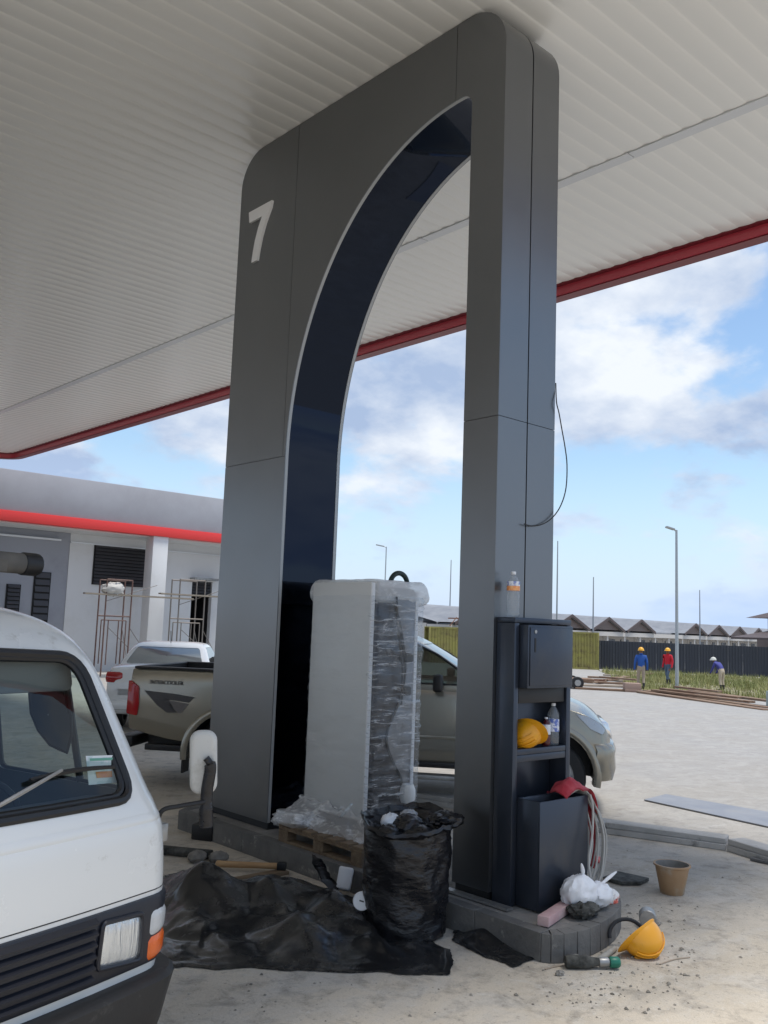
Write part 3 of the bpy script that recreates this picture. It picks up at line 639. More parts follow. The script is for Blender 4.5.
# ------------------------------------------------------------------ small things on and round the island
MT['hat'] = mat('yellow_hard_hat', (.80, .36, .012), .32, coat=.2, dirt=(.45, .24, .05), dscale=9, dlo=.6, dhi=.8)
MT['hat_in'] = mat('hat_harness', (.02, .022, .025), .6)
def hard_hat(loc, rot, label, group='yellow hard hats', s=1.0):
    o = empty('hard_hat', loc, 0, label, 'hard hat', group); o.rotation_euler = rot; o.scale = (s, s, s)
    rows = []; n = 28
    for i in range(11):
        a = R(90*i/10); rows.append([(.135*math.sin(a)*math.cos(2*math.pi*j/n)*1.0, .108*math.sin(a)*math.sin(2*math.pi*j/n), .145*math.cos(a)) for j in range(n)])
    rows = rows[::-1]
    rows[-1] = [(.004*math.cos(2*math.pi*j/n), .004*math.sin(2*math.pi*j/n), .145) for j in range(n)]
    MB().grid(rows, True).build('shell', MT['hat'], o, smooth=True)
    inn_ = [[(p[0]*.96, p[1]*.96, p[2]*.965) for p in r_] for r_ in rows]
    MB().grid(inn_, True).build('lining', MT['hat_in'], o, smooth=True)
    br = []
    for k in range(2):
        br.append([])
        for j in range(n):
            t = 2*math.pi*j/n; ext = .012+.045*max(0, math.cos(t))**2
            e = (0 if k == 0 else ext); br[k].append(((.134+e)*math.cos(t), (.107+e*.8)*math.sin(t), -.012*k*(1+max(0, math.cos(t)))))
    br.append([(p[0]*.99, p[1]*.99, p[2]-.004) for p in br[1]]); br.append([(p[0]*.99, p[1]*.99, p[2]-.004) for p in br[0]])
    MB().grid(br+[br[0]], True).build('brim', MT['hat'], o, smooth=True)
    for dy in (-.03, 0, .03):
        MB().tube([(.135*math.cos(R(a))*1.01, dy, .145*math.sin(R(a))*1.01) for a in range(25, 160, 9)], .0045, 6).build('ridge', MT['hat'], o, smooth=True)
    MB().tube([(.118*math.cos(2*math.pi*j/24), .094*math.sin(2*math.pi*j/24), .012) for j in range(24)], .010, 6, closed=True).build('headband', MT['hat_in'], o, smooth=True)
    return o
def axes(zd, xd):
    z = Vector(zd).normalized(); x = Vector(xd); x = (x-z*x.dot(z)).normalized(); y = z.cross(x); return Matrix((x, y, z)).transposed().to_euler()
rh_, fh_ = Vector((_rt[0], _rt[1], 0)), Vector((math.sin(YAW), math.cos(YAW), 0)); up_ = Vector((0, 0, 1))
hard_hat((4.845, 3.905, 1.205), axes(-.55*rh_-.45*up_-.45*fh_, .75*rh_+.35*up_-.5*fh_), 'yellow hard hat lying on its side on the cabinet shelf', s=.86)
hard_hat((4.99, 3.15, .105), axes(.55*rh_-.50*up_-.45*fh_, -.8*rh_-.25*up_-.35*fh_), 'yellow hard hat lying on the ground beside the rounded island end', s=.92)
MT['hat_grey'] = mat('dusty_grey_strap', (.16, .15, .14), .8)
MT['orange'] = mat('orange_inner', (.5, .16, .02), .5)
def bottle(loc, h, r, label, cap, lab, body=None, ribs=False):
    o = empty('water_bottle', loc, 0, label, 'bottle', 'plastic drink bottles')
    pr = [(r*.82, 0), (r, .012), (r, .03)]
    if ribs: 
        for k in range(9): z = .035+k*(h*.52)/9; pr += [(r, z), (r*.93, z+h*.02), (r, z+h*.045)]
    else: pr += [(r, h*.35), (r*.93, h*.38), (r, h*.42)]
    pr += [(r, h*.68), (r*.93, h*.76), (r*.6, h*.86), (r*.32, h*.91), (r*.30, h*.94)]
    MB().lathe(pr, 20).build('body', body or MT['clear'], o, smooth=True)
    MB().lathe([(r*.36, h*.935), (r*.38, h*.94), (r*.38, h*.99), (r*.34, h)], 16).build('cap', cap, o, smooth=True)
    if lab:
        for (za, zb_, m) in lab: MB().lathe([(r*1.01, h*za), (r*1.02, h*za+.002), (r*1.02, h*zb_-.002), (r*1.01, h*zb_)], 20, capb=False, capt=False).build('label', m, o, smooth=True)
    return o
MT['lab_o'] = mat('orange_label', (.8, .2, .05), .4, col2=(.9, .5, .2), scale=30)
MT['lab_w'] = mat('white_label', (.75, .77, .8), .4, col2=(.2, .25, .5), scale=22, lo=.5, hi=.6)
MT['lab_b'] = mat('blue_label', (.12, .18, .5), .4, col2=(.75, .78, .82), scale=30, lo=.48, hi=.55)
MT['cola'] = mat('dark_red_drink', (.08, .01, .012), .15)
bottle((4.70, 3.925, TZ+.001), .30, .043, 'clear water bottle with orange and white label on top of the cabinet', MT['white_plastic'], [(.58, .68, MT['lab_o']), (.68, .78, MT['lab_w'])], ribs=True)
bottle((5.125, 3.91, 1.113), .275, .040, 'tall water bottle with blue label on the cabinet shelf', MT['white_plastic'], [(.32, .62, MT['lab_b'])])
bottle((5.035, 3.90, 1.113), .185, .030, 'small bottle of dark drink between hard hat and water bottle on the shelf', MT['white_plastic'], [(.40, .75, MT['lab_w'])], body=MT['cola'])
# white carrier bag on the kerb
MT['pbag'] = mat('white_carrier_bag', (.80, .81, .83), .4, bump=.4, bscale=12, bdist=.02); 
_b = MT['pbag'].node_tree.nodes['Principled BSDF']; _b.inputs['Transmission Weight'].default_value = .0; _b.inputs['Subsurface Weight'].default_value = 0.0
wb = empty('carrier_bag', (4.96, 3.52, IH), 0, 'white plastic carrier bag tied shut on the island end', 'bag')
crumple((-.035, 0.02, .115), .13, .10, .105, 4.4, .28, 20).build('sack', MT['pbag'], wb, smooth=True)
crumple((.115, -.01, .085), .10, .085, .075, 6.1, .3, 16).build('sack', MT['pbag'], wb, smooth=True)
MB().tube([tuple(q) for q in crs([(-.03, 0, .18), (-.022, .005, .235), (-.045, .0, .29)], 5)], [.026, .018, .013, .011, .010, .012, .013, .012, .010, .008, .004], 7).build('handle', MT['pbag'], wb, smooth=True)
MB().tube([tuple(q) for q in crs([(.13, -.01, .13), (.20, -.02, .165), (.29, -.03, .20)], 5)], [.022, .016, .012, .010, .010, .011, .012, .011, .009, .007, .004], 7).build('handle', MT['pbag'], wb, smooth=True)
MT['dark_cloth'] = mat('dark_rag', (.025, .025, .022), .9, col2=(.10, .10, .09), scale=18, bump=.6, bscale=25)
o = crumple((0, 0, 0), .11, .08, .045, 9.9, .6, 14).build('work_gloves', MT['dark_cloth'], smooth=True); o.location = (4.86, 3.46, IH+.04)
tag(o, 'dark dirty work gloves under the white carrier bag', 'gloves')
MT['pink'] = mat('faded_pink_card', (.50, .30, .30), .7, col2=(.62, .48, .46), scale=6)
o = MB().box(-.21, .21, -.035, .035, 0, .055).build('cardboard_box', MT['pink'], bevel=.003); o.location = (4.70, 3.545, IH+.002); o.rotation_euler = (0, 0, R(16))
tag(o, 'long narrow pinkish box lying in front of the litter bin', 'box')
# plastic wrapper and grey reel behind the hat
MT['redplast'] = mat('red_plastic', (.55, .03, .04), .4)
o = crumple((0, 0, .05), .09, .05, .055, 2.2, .6, 12).build('food_wrapper', mat('printed_wrapper', (.75, .73, .70), .35, col2=(.7, .12, .08), scale=9, lo=.52, hi=.58), smooth=True); o.location = (5.235, 3.545, IH-.02)
tag(o, 'crumpled red and white wrapper behind the carrier bag', 'wrapper')
o = MB().lathe([(.05, -.05), (.055, -.045), (.055, .045), (.05, .05)], 18, axis=0).build('tin_can', MT['galv'], smooth=True); o.location = (5.50, 3.42, .056); o.rotation_euler = (0, 0, .6)
tag(o, 'dull grey can on the ground behind the yellow hard hat', 'can')
o = MB().tube([(.11*math.cos(R(a)), .085*math.sin(R(a))*.8, .02+.07*math.sin(R(a))) for a in range(-10, 200, 14)], [.012]*15, 8).build('chin_strap', MT['hat_in'], smooth=True); o.location = (5.02, 3.26, .05); o.rotation_euler = (R(20), 0, R(-40))
tag(o, 'black helmet strap looped above the yellow hard hat on the ground', 'strap')
# tools in front of the kerb
tl = empty('hammer_drill', (4.52, 3.22, 0), R(-38), 'dusty power chisel with green tip lying before the island kerb', 'power tool')
MB().lathe([(.03, -.10), (.035, -.09), (.035, .02), (.026, .05), (.022, .09)], 14, (0, 0, .036), axis=0).build('body', MT['dark_cloth'], tl, smooth=True)
MB().lathe([(.024, .091), (.026, .10), (.026, .14), (.02, .15)], 14, (0, 0, .036), axis=0).build('collar', MT['galv'], tl, smooth=True)
MB().lathe([(.027, .151), (.030, .16), (.030, .20), (.022, .21)], 14, (0, 0, .036), axis=0).build('tip', mat('green_plastic', (.01, .16, .10), .4), tl, smooth=True)
o = MB().lathe([(.0165, -.17), (.0175, -.165), (.0175, .165), (.0165, .17)], 12, axis=0).build('pipe_offcut', mat('dusty_grey_pipe', (.26, .25, .22), .7, col2=(.4, .38, .33), scale=9), smooth=True); o.location = (4.74, 3.235, .018); o.rotation_euler = (0, 0, R(12))
tag(o, 'short dusty pipe offcut lying along the island kerb', 'pipe')
# bundle of grey cable and red cloth hanging over the bin
MT['cable'] = mat('grey_cable', (.44, .43, .40), .55)
cb = empty('cable_bundle', (5.15, 3.75, .80), 0, 'loose grey cables hanging over the side of the litter bin', 'cable')
rs = random.Random(5)
for k in range(16):
    xo = rs.uniform(-.01, .03); yo = rs.uniform(-.07, .05); end = rs.uniform(-.20, .10); spr = k/15*1.5
    pts = [(-.12, yo*.6, .02), (-.03, yo*.9, .055), (.045+xo*.4, yo-.01, .02), (.085+.05*spr+xo, yo*1.2-.03, -.12), (.095+.07*spr, yo*1.4-.05, -.28), (.06+.06*spr, yo*1.4-.06, -.42+end*.3), (.03+.05*spr, yo*1.2-.06, -.50+end*.25)]
    MB().tube([tuple(q) for q in crs(pts, 5)], .0065, 6).build('cable', MT['cable'], cb, smooth=True)
MB().tube([tuple(q) for q in crs([(.035, -.10, .02), (.045, -.115, -.06), (.02, -.13, -.22), (-.03, -.14, -.38), (-.02, -.15, -.50), (0., -.16, -.61)], 6)], .008, 6).build('cable', MT['cable'], cb, smooth=True)
MT['redcloth'] = mat('red_cloth', (.42, .02, .035), .75, col2=(.55, .10, .11), scale=8, bump=.5, bscale=14, bdist=.02)
def sheet(rows_pts, nu=6, nv=6, th=.008, amp=.012, seed=0.):
    P = np.array(rows_pts, float); P = crs(P, nu); P = np.swapaxes(crs(np.swapaxes(P, 0, 1), nv), 0, 1)
    top_ = []; bot = []
    for r_ in P:
        top_.append([(q[0]+amp*fbm(q[0]*14+seed, q[1]*14, q[2]*14), q[1]+amp*fbm(q[0]*14, q[1]*14+seed, q[2]*14), q[2]+amp*fbm(q[0]*14, q[1]*14, q[2]*14+seed)) for q in r_])
    mb = MB(); mb.grid(top_); n1 = len(top_); n2 = len(top_[0]); mb.grid([[(q[0], q[1]+.001, q[2]-th) for q in r_] for r_ in top_])
    return mb
o = sheet([[(-.17, -.09, .0), (-.17, -.02, .03), (-.17, .06, .0)], [(-.08, -.10, .03), (-.08, -.03, .085), (-.08, .07, .04)], [(.0, -.10, .04), (.01, -.02, .085), (.02, .06, .05)], [(.08, -.12, .01), (.085, -.05, .03), (.09, .04, .01)], [(.13, -.12, -.06), (.14, -.05, -.04), (.145, .03, -.05)], [(.165, -.11, -.15), (.175, -.05, -.13), (.18, .03, -.14)]], amp=.014).build('red_cloth', MT['redcloth'], smooth=True); o.location = (5.12, 3.76, .825)
tag(o, 'red cloth draped over the cables on the litter bin edge', 'cloth')
o = sheet([[(0, -.03, .33), (.0, .03, .33)], [(.03, -.03, .12), (.02, .03, .12)], [(.015, -.035, -.08), (.015, .03, -.05)]], th=.004, amp=.01).build('red_ribbon', MT['redcloth'], smooth=True); o.location = (5.30, 3.73, .40); tag(o, 'red strip of cloth hanging among the grey cables', 'cloth')
o = crumple((0, 0, .02), .06, .05, .022, 7.2, .5, 10).build('pink_rag', mat('pink_rag', (.75, .22, .2), .8), smooth=True); o.location = G(597, 862, 0); tag(o, 'small pink rag on the ground beside the hanging cables', 'rag')
# mortar bucket
MT['bucket'] = mat('tan_bucket', (.36, .22, .115), .6, col2=(.42, .28, .16), scale=5, dirt=(.40, .36, .30), dscale=6, dlo=.5, dhi=.7)
MT['mortar'] = mat('grey_mortar_crust', (.20, .19, .17), .9, col2=(.3, .28, .25), scale=8)
bk = empty('mortar_bucket', G(674, 896, 0), 0, 'tan plastic mortar bucket standing on the concrete', 'bucket')
bk.location.x += .06; bk.location.y += .05; bk.scale = (.88, .88, .88)
MB().lathe([(.092, 0), (.096, .004), (.138, .215), (.152, .222), (.152, .235), (.136, .235)], 32, capt=False).build('pail', MT['bucket'], bk, smooth=True)
MB().lathe([(.1355, .235), (.10, .03), (.001, .028)], 32, capb=False).build('crust', MT['mortar'], bk, smooth=True)
# loose sheets and debris on the concrete
MT['sheet'] = mat('pale_steel_sheet', (.22, .235, .27), .55, .2, col2=(.29, .30, .32), scale=2, dirt=(.3, .28, .26), dscale=3)
def flat_sheet(name, pts, th, m, label, cat, z=.006):
    q = [G(p[0], p[1], 0) for p in pts]; c = sum(q, Vector())/len(q)
    o = MB().prism([(v.x-c.x, v.y-c.y) for v in q], 2, 0, th).build(name, m, bevel=.002, seg=1); o.location = (c.x, c.y, z); return tag(o, label, cat)
flat_sheet('steel_sheet', [(644, 801), (666, 795.5), (800, 819), (800, 835)], .012, MT['sheet'], 'long pale metal sheet lying on the concrete beyond the kerb', 'metal sheet')
flat_sheet('dark_board', [(750, 861), (770, 853), (800, 858), (800, 872)], .02, mat('dark_grey_board', (.12, .12, .12), .7), 'dark board at the right edge below the kerb', 'board')
flat_sheet('dark_rag', [(603, 881), (618, 875), (649, 882), (640, 886), (622, 886)], .025, MT['dark_cloth'], 'flat dark rag on the ground between the cables and bucket', 'rag')
# low concrete kerb at the edge of the forecourt
kp = [Vector((7.05, 7.6, 0)), G(605, 834, 0), G(726, 851, 0), G(768, 864, 0)]
d_ = (kp[3]-kp[2]).normalized(); kp.append(kp[3]+d_*2.5)
kb = empty('concrete_kerb', kp[1], 0, 'low raw concrete kerb running across the forecourt edge', 'kerb')
ko = Matrix.Translation(-kp[1])
for i in range(len(kp)-1):
    a, b = kp[i], kp[i+1]; d = (b-a).normalized(); nrm = Vector((-d.y, d.x, 0)); nrm = nrm if nrm.x > 0 else -nrm
    L_ = (b-a).length; k = max(1, round(L_/1.0))
    for j in range(k):
        p, q = a+d*(L_*j/k+.004), a+d*(L_*(j+1)/k-.004)
        for (z0, z1, o0, o1) in ((0, .055, 0, .22), (.0555, .105, .012, .21)):
            o = MB().prism([(v.x, v.y) for v in (p+nrm*o0, q+nrm*o0, q+nrm*o1, p+nrm*o1)], 2, z0, z1).build('kerb_block', MT['rawconc'], kb, bevel=.006, seg=1); o.matrix_parent_inverse = ko
# things among the sheeting and behind it
MT['glove'] = mat('grey_work_boot', (.16, .15, .13), .9, col2=(.28, .26, .23), scale=9, bump=.5, bscale=30)
gp = G(197, 862, 0)
for k, (dx, dy, rz, lb) in enumerate(((0, 0, .3, 'left dusty grey glove of the pair beyond the sheeting'), (.13, -.10, .1, 'right dusty grey glove of the pair beyond the sheeting'))):
    o = crumple((0, 0, .04), .085, .06, .045, 3.3+k, .35, 12).build('work_glove', MT['glove'], smooth=True); o.location = (gp.x+dx, gp.y+dy, 0); o.rotation_euler = (0, 0, rz); tag(o, lb, 'glove', 'dusty gloves by the van')
ht = empty('pickaxe', G(250, 872, 0), R(-42), 'wooden handled tool lying between the sheeting and the island', 'hand tool')
MB().lathe([(.016, -.26), (.026, -.25), (.024, -.1), (.022, .1), (.024, .2)], 12, (0, 0, .05), axis=0).build('handle', mat('worn_handle_wood', (.40, .23, .10), .6, col2=(.5, .32, .16), scale=4, stretch=(1, 6, 6)), ht, smooth=True)
MB().box(.2, .27, -.03, .03, .02, .08).build('head', MT['black'], ht, bevel=.01)
tag(MB().box(-.3, .3, -.05, .05, 0, .025).build('timber_batten', MT['wood'], bevel=.003), 'short timber batten under the wooden tool handle', 'timber').location = (G(250, 882, 0).x+.05, G(250, 882, 0).y+.05, 0)
bpy.context.view_layer.update()
lp = at(362, 901, 0, 3.88)
o = MB().lathe([(.052, 0), (.055, .004), (.055, .012), (.049, .015), (.047, .012), (.001, .012)], 28, axis=0).build('jar_lid', MT['white_plastic'], smooth=True); o.location = lp; o.rotation_euler = (0, R(-16), R(222)); tag(o, 'round white jar lid resting on the black sheeting', 'lid')
MB().prism([(-.016, -.002), (.012, -.008), (.014, .0), (-.014, .006)], 0, .0125, .0135).build('print', MT['black'], o)
o = MB().lathe([(.048, -.09), (.052, -.08), (.052, -.002), (.050, 0)], 24, axis=0).build('plastic_jar', MT['clear'], smooth=True); o.location = lp; o.rotation_euler = (0, R(-16), R(222)); tag(o, 'clear plastic jar behind the round white lid', 'jar')
cp = at(345, 876, 0, 4.3)
o = MB().prism(rrect(0, 0, .16, .15, .02), 1, -.05, .05).build('white_canister', MT['white_plastic'], bevel=.012); o.location = (cp.x, cp.y, cp.z-.02); o.rotation_euler = (R(8), R(18), R(48)); tag(o, 'off white plastic canister leaning by the pallet', 'canister')
# upright glossy black offcut
pf = at(325, 880, 0, 4.15)
o = sheet([[(-.10, .03, .16), (-.03, 0, .13)], [(-.06, .02, .06), (.03, .0, .05)], [(.03, -.02, -.06), (.12, -.02, -.08)], [(.10, -.06, -.14), (.18, -.05, -.16)]], th=.004, amp=.012).build('sheeting_flap', MT['bag'], smooth=True); o.location = pf; o.rotation_euler = (0, 0, R(-45)); tag(o, 'stiff glossy black flap sticking up by the pallet', 'sheeting')
# loose wire on the arch end
wp = [at(p[0], p[1], 1, Y0-.02) for p in ((524, 524), (532, 526), (543, 524), (553, 517), (561, 505), (566, 488), (567, 465), (565, 447), (562, 430), (559, 413), (556.5, 402))]
wp.append(Vector((X0+ARCH_T+.02, Y0+.01, wp[-1].z+.15)))
o = MB().tube([tuple(q) for q in crs([tuple(p) for p in wp], 4)], .0042, 6).build('loose_wire', MT['black'], smooth=True); tag(o, 'thin black wire looping out of the arch end joint', 'wire')
# grit and crumbs on the ground
rs = random.Random(12); mb = MB()
for k in range(420):
    if k < 260: c = G(rs.uniform(540, 700), rs.uniform(905, 1010), 0)
    else: c = G(rs.uniform(170, 768), rs.uniform(850, 1023), 0)
    s_ = abs(rs.gauss(0, .006))+.003
    vs_ = [(c.x+s_*rs.uniform(.6, 1.2)*a, c.y+s_*rs.uniform(.6, 1.2)*b, max(0.0005, s_*.7*rs.uniform(.5, 1)*(h+.4))) for (a, b, h) in ((1, 0, 0), (0, 1, 0), (-1, 0, 0), (0, -1, 0), (0, 0, 1))]
    mb.add(vs_, [(0, 1, 4), (1, 2, 4), (2, 3, 4), (3, 0, 4), (3, 2, 1, 0)])
o = mb.build('grit', mat('grit', (.13, .12, .10), .9, col2=(.38, .35, .3), scale=3)); tag(o, 'loose grit and crumbs scattered over the concrete', 'grit', kind='stuff')
# ------------------------------------------------------------------ shop building behind
MT['parapet'] = mat('grey_parapet_paint', (.36, .365, .39), .6, dirt=(.30, .30, .32), dscale=.6, dlo=.45, dhi=.8)
MT['whitewall'] = mat('white_wall_paint', (.66, .67, .67), .7, dirt=(.55, .55, .53), dscale=.7, dlo=.5, dhi=.85)
MT['greywall'] = mat('blue_grey_wall_paint', (.30, .315, .35), .7, dirt=(.25, .26, .29), dscale=.8)
MT['louvre'] = mat('dark_louvre', (.045, .045, .05), .5)
MT['dark'] = mat('dark_interior', (.012, .012, .013), .8)
bld = empty('shop_building', (13, 29, 0), label='single storey station shop with grey parapet, red band and white columns', cat='building')
bo = Matrix.Translation(Vector((-13, -29, 0)))
def B(mb, name, m, parent=None, **kw):
    o = mb.build(name, m, parent or bld, **kw)
    if parent is None: o.matrix_parent_inverse = bo
    return o
BX0, BX1, BY, WY = 1.0, 19.2, 28.0, 29.6
B(MB().box(BX0, BX1, BY, BY+.3, 4.955, 6.2), 'parapet', MT['parapet'], bevel=.01)
B(MB().box(BX0-.02, BX1+.02, BY-.05, BY+.29, 4.64, 4.954), 'red_band', MT['band'], bevel=.008)
B(MB().box(BX0, BX1, BY+.301, 40, 4.9, 5.3), 'roof', MT['deck'])
B(MB().box(BX0, BX1, BY+.30, WY, 4.60, 4.89), 'porch_ceiling', MT['whitewall'])
B(MB().box(12.66, 17.35, WY, WY+.2, 0, 4.599), 'wall', MT['whitewall']); B(MB().box(18.20, BX1, WY, WY+.2, 0, 4.599), 'wall', MT['whitewall']); B(MB().box(17.351, 18.199, WY, WY+.2, 3.30, 4.599), 'wall', MT['whitewall'])
B(MB().box(BX0, 12.659, WY+.02, WY+.2, 0, 4.599), 'grey_wall', MT['greywall'])
B(MB().box(BX0, BX1, 27.4, WY, -.3, .06), 'porch_floor', MT['rawconc'])
B(MB().box(BX0, 12.3, WY-.12, WY+.018, 4.30, 4.36), 'wall_trim', MT['soffit_trim']); B(MB().box(12.66, BX1, WY-.06, WY-.002, 4.28, 4.33), 'wall_trim', MT['soffit_trim'])
B(MB().box(17.352, 18.198, WY+1.5, WY+1.6, 0, 3.3), 'room_wall', MT['dark']); B(MB().box(17.25, 17.35, WY+.21, WY+1.5, 0, 3.3), 'room_wall', MT['dark']); B(MB().box(18.2, 18.3, WY+.21, WY+1.5, 0, 3.3), 'room_wall', MT['dark'])
B(MB().box(17.25, 18.3, WY-.35, WY-.002, 3.34, 3.42), 'door_hood', MT['galv'])
B(MB().box(BX1-.2, BX1, WY+.21, 40, 0, 4.599), 'side_wall', MT['whitewall'])
for xa in (4.2, 9.15, 14.85, 18.45):
    B(MB().box(xa, xa+.56, BY+.02, BY+.55, .061, 4.639), 'column', MT['whitewall'], bevel=.01)
def louvre(x0, x1, z0, z1, n, y=WY):
    f = B(MB().box(x0, x1, y-.04, y-.003, z0, z1), 'louvre_vent', MT['dark'])
    for i in range(n):
        z = z0+(z1-z0)*(i+.15)/n; h = (z1-z0)/n*.7
        o = MB().add([(x0+.04, y-.05, z), (x1-.04, y-.05, z), (x1-.04, y-.10, z), (x0+.04, y-.10, z), (x0+.04, y-.045, z+h), (x1-.04, y-.045, z+h), (x1-.04, y-.05, z+h+.01), (x0+.04, y-.05, z+h+.01)], [(0, 1, 2, 3), (4, 5, 1, 0), (7, 6, 5, 4), (3, 2, 6, 7)]).build('blade', MT['louvre'], f)
    return f
louvre(13.5, 15.6, 2.95, 4.30, 12); louvre(11.55, 12.1, .1, 3.25, 14, WY+.02); louvre(10.7, 11.15, 1.9, 2.8, 7, WY+.02)
o = louvre(17.37, 18.18, 2.75, 3.28, 5, WY+.12)
# scaffolds
MT['scaf'] = mat('rusty_scaffold_tube', (.10, .045, .035), .6, col2=(.16, .10, .08), scale=8)
MT['scaf2'] = mat('grey_scaffold_tube', (.20, .18, .16), .5, .4)
MT['plank'] = mat('weathered_plank', (.22, .19, .15), .85, col2=(.32, .28, .22), scale=3, stretch=(1, 6, 6))
def scaffold(x, y, wd, run, H_, label, tubem):
    r = empty('scaffold', (x, y, 0.06), 0, label, 'scaffold', 'scaffolds before the shop')
    for (xx, yy) in ((0, 0), (.12, .75)):
        for s_ in (0, wd): MB().tube([(xx+s_, yy, 0), (xx+s_, yy, H_)], .024, 6).build('standard', tubem, r, smooth=True)
        for z in (1.85, H_-.02): MB().tube([(xx, yy, z), (xx+wd, yy, z)], .022, 6).build('ledger', tubem, r, smooth=True)
        for s_ in (.13, wd-.13): MB().tube([(xx+s_, yy, .35), (xx+s_, yy, 1.72)], .018, 6).build('inner_leg', tubem, r, smooth=True)
        MB().tube([(xx+.13, yy, 1.72), (xx+wd-.13, yy, 1.72)], .018, 6).build('ledger', tubem, r, smooth=True)
    for (a, b) in (((wd, 0, 1.5), (run, .35, .4)), ((wd, 0, .4), (wd+.12, .75, 1.5)), ((0, 0, 2.3), (run, .35, 2.9)), ((.13, 0, 1.5), (wd, .02, .9))):
        MB().tube([a, b], .011, 5).build('cross_brace', MT['scaf2'], r, smooth=True)
    for k in range(2): MB().box(-.7+.2*k, run+wd+.3, -.05+.2*k, .13+.2*k, H_*.83, H_*.83+.045).build('plank', MT['plank'], r)
    return r
scaffold(12.78, 26.9, .85, 1.9, 3.0, 'left scaffold frame with planks before the dark louvre vent', MT['scaf'])
scaffold(15.35, 26.95, .95, 1.9, 3.15, 'right scaffold frame with planks before the dark doorway', MT['scaf2'])
o = crumple((0, 0, 0), .38, .2, .22, 6.6, .5, 12).build('cement_sacks', mat('pale_sack', (.48, .47, .44), .9), smooth=True); o.location = (13.05, 27.0, 2.74); tag(o, 'pale sacks piled on the left scaffold planks', 'sacks')
# ------------------------------------------------------------------ far background on the right
MT['hoarding'] = mat('dark_slate_hoarding', (.045, .050, .062), .55, .1, dirt=(.075, .075, .08), dscale=1.)
fA = G(600, 669); fB = G(768, 677.5); fd = (fB-fA).normalized(); fA = fA-fd*1.0
fence = empty('site_hoarding', fA, 0, 'dark slate corrugated metal hoarding across the back of the field', 'fence')
fo_ = Matrix.Translation(-fA); PWF = 1.0
prof = []
for k in range(5):
    b = k*.2; prof += [(b, 0), (b+.09, 0), (b+.115, -.04), (b+.175, -.04)]
prof.append((1.0, 0))
ZT_F = 1.52
fn = Vector((-fd.y, fd.x, 0))
def fence_panel():
    rows = [[(fd.x*a+fn.x*b, fd.y*a+fn.y*b, z) for (a, b) in prof] for z in (0, 2.25)]
    return MB().grid(rows).mesh('panel', MT['hoarding'], recalc=False)
fpm = fence_panel()
for k in range(26):
    o = link('panel', fpm, fence); o.location = (fd.x*(PWF+.006)*k, fd.y*(PWF+.006)*k, ZT_F-2.25-fA.z-.02*k/10)
# container beside the hoarding
MT['cont'] = mat('yellow_green_container', (.30, .275, .07), .7, col2=(.24, .21, .07), scale=1.5, dirt=(.10, .06, .035), dscale=2.2, dlo=.50, dhi=.72)
ca = G(599, 670); cbp = ca.copy(); nl = Vector((-.80, .60, 0)).normalized()
cL = 12.2; cnt = empty('shipping_container', ca, math.atan2(nl.y, nl.x), 'yellow green corrugated shipping container at the end of the hoarding', 'container')
cz = 2.62
for side, yy in (('side_wall', -.02), ('side_wall', -2.42)):
    pr = []; x = 0.12
    while x < cL-.12: pr += [(x, 0), (x+.07, 0), (x+.105, .045), (x+.175, .045)]; x += .21
    pr.append((x, 0))
    MB().grid([[(a, yy-b if yy > -1 else yy+b, z) for (a, b) in pr] for z in (.15, cz-.12)]).build(side, MT['cont'], cnt, recalc=False)
for (xa, ya) in ((0, 0), (0, -2.44), (cL-.12, 0), (cL-.12, -2.44)): MB().box(xa, xa+.12, min(ya, ya+.001)-(.12 if ya == 0 else 0), ya+(0 if ya == 0 else .12), .0, cz).build('corner_post', MT['cont'], cnt, bevel=.01)
for ya in (-.12, -2.44):
    MB().box(.121, cL-.121, ya, ya+.12, cz-.12, cz).build('top_rail', MT['cont'], cnt); MB().box(.121, cL-.121, ya, ya+.12, 0, .15).build('bottom_rail', MT['cont'], cnt)
MB().box(.01, cL-.01, -2.43, -.01, cz-.06, cz-.02).build('roof', MT['cont'], cnt)
for k in range(2):
    dd = MB().box(.02, .06, -2.31+k*1.1, -1.23+k*1.1, .16, cz-.13).build('door', MT['cont'], cnt, bevel=.005)
    for q in (.25, .85): MB().tube([(.0, -2.31+k*1.1+q, .2), (.0, -2.31+k*1.1+q, cz-.2)], .02, 6).build('lock_rod', MT['cont'], dd)
# rusty roof frame on the container
MT['rust'] = mat('rusty_steel', (.16, .07, .04), .8, col2=(.26, .13, .08), scale=5)
tr = empty('rusty_truss', ca+nl*3.2+Vector((0, 0, cz)), math.atan2(nl.y, nl.x), 'rusty steel lattice lying on the container roof', 'steel frame')
for (z, yy) in ((.05, -.3), (.75, -.5), (.05, -1.3), (.75, -1.1)): MB().beam((0, yy, z), (7.5, yy, z-.12), .08, .08).build('chord', MT['rust'], tr)
for k in range(15): MB().beam((k*.5, -.3 if k % 2 else -.5, .08 if k % 2 else .7), (k*.5+.5, -.5 if k % 2 else -.3, .7 if k % 2 else .08), .05, .05).build('web', MT['rust'], tr)
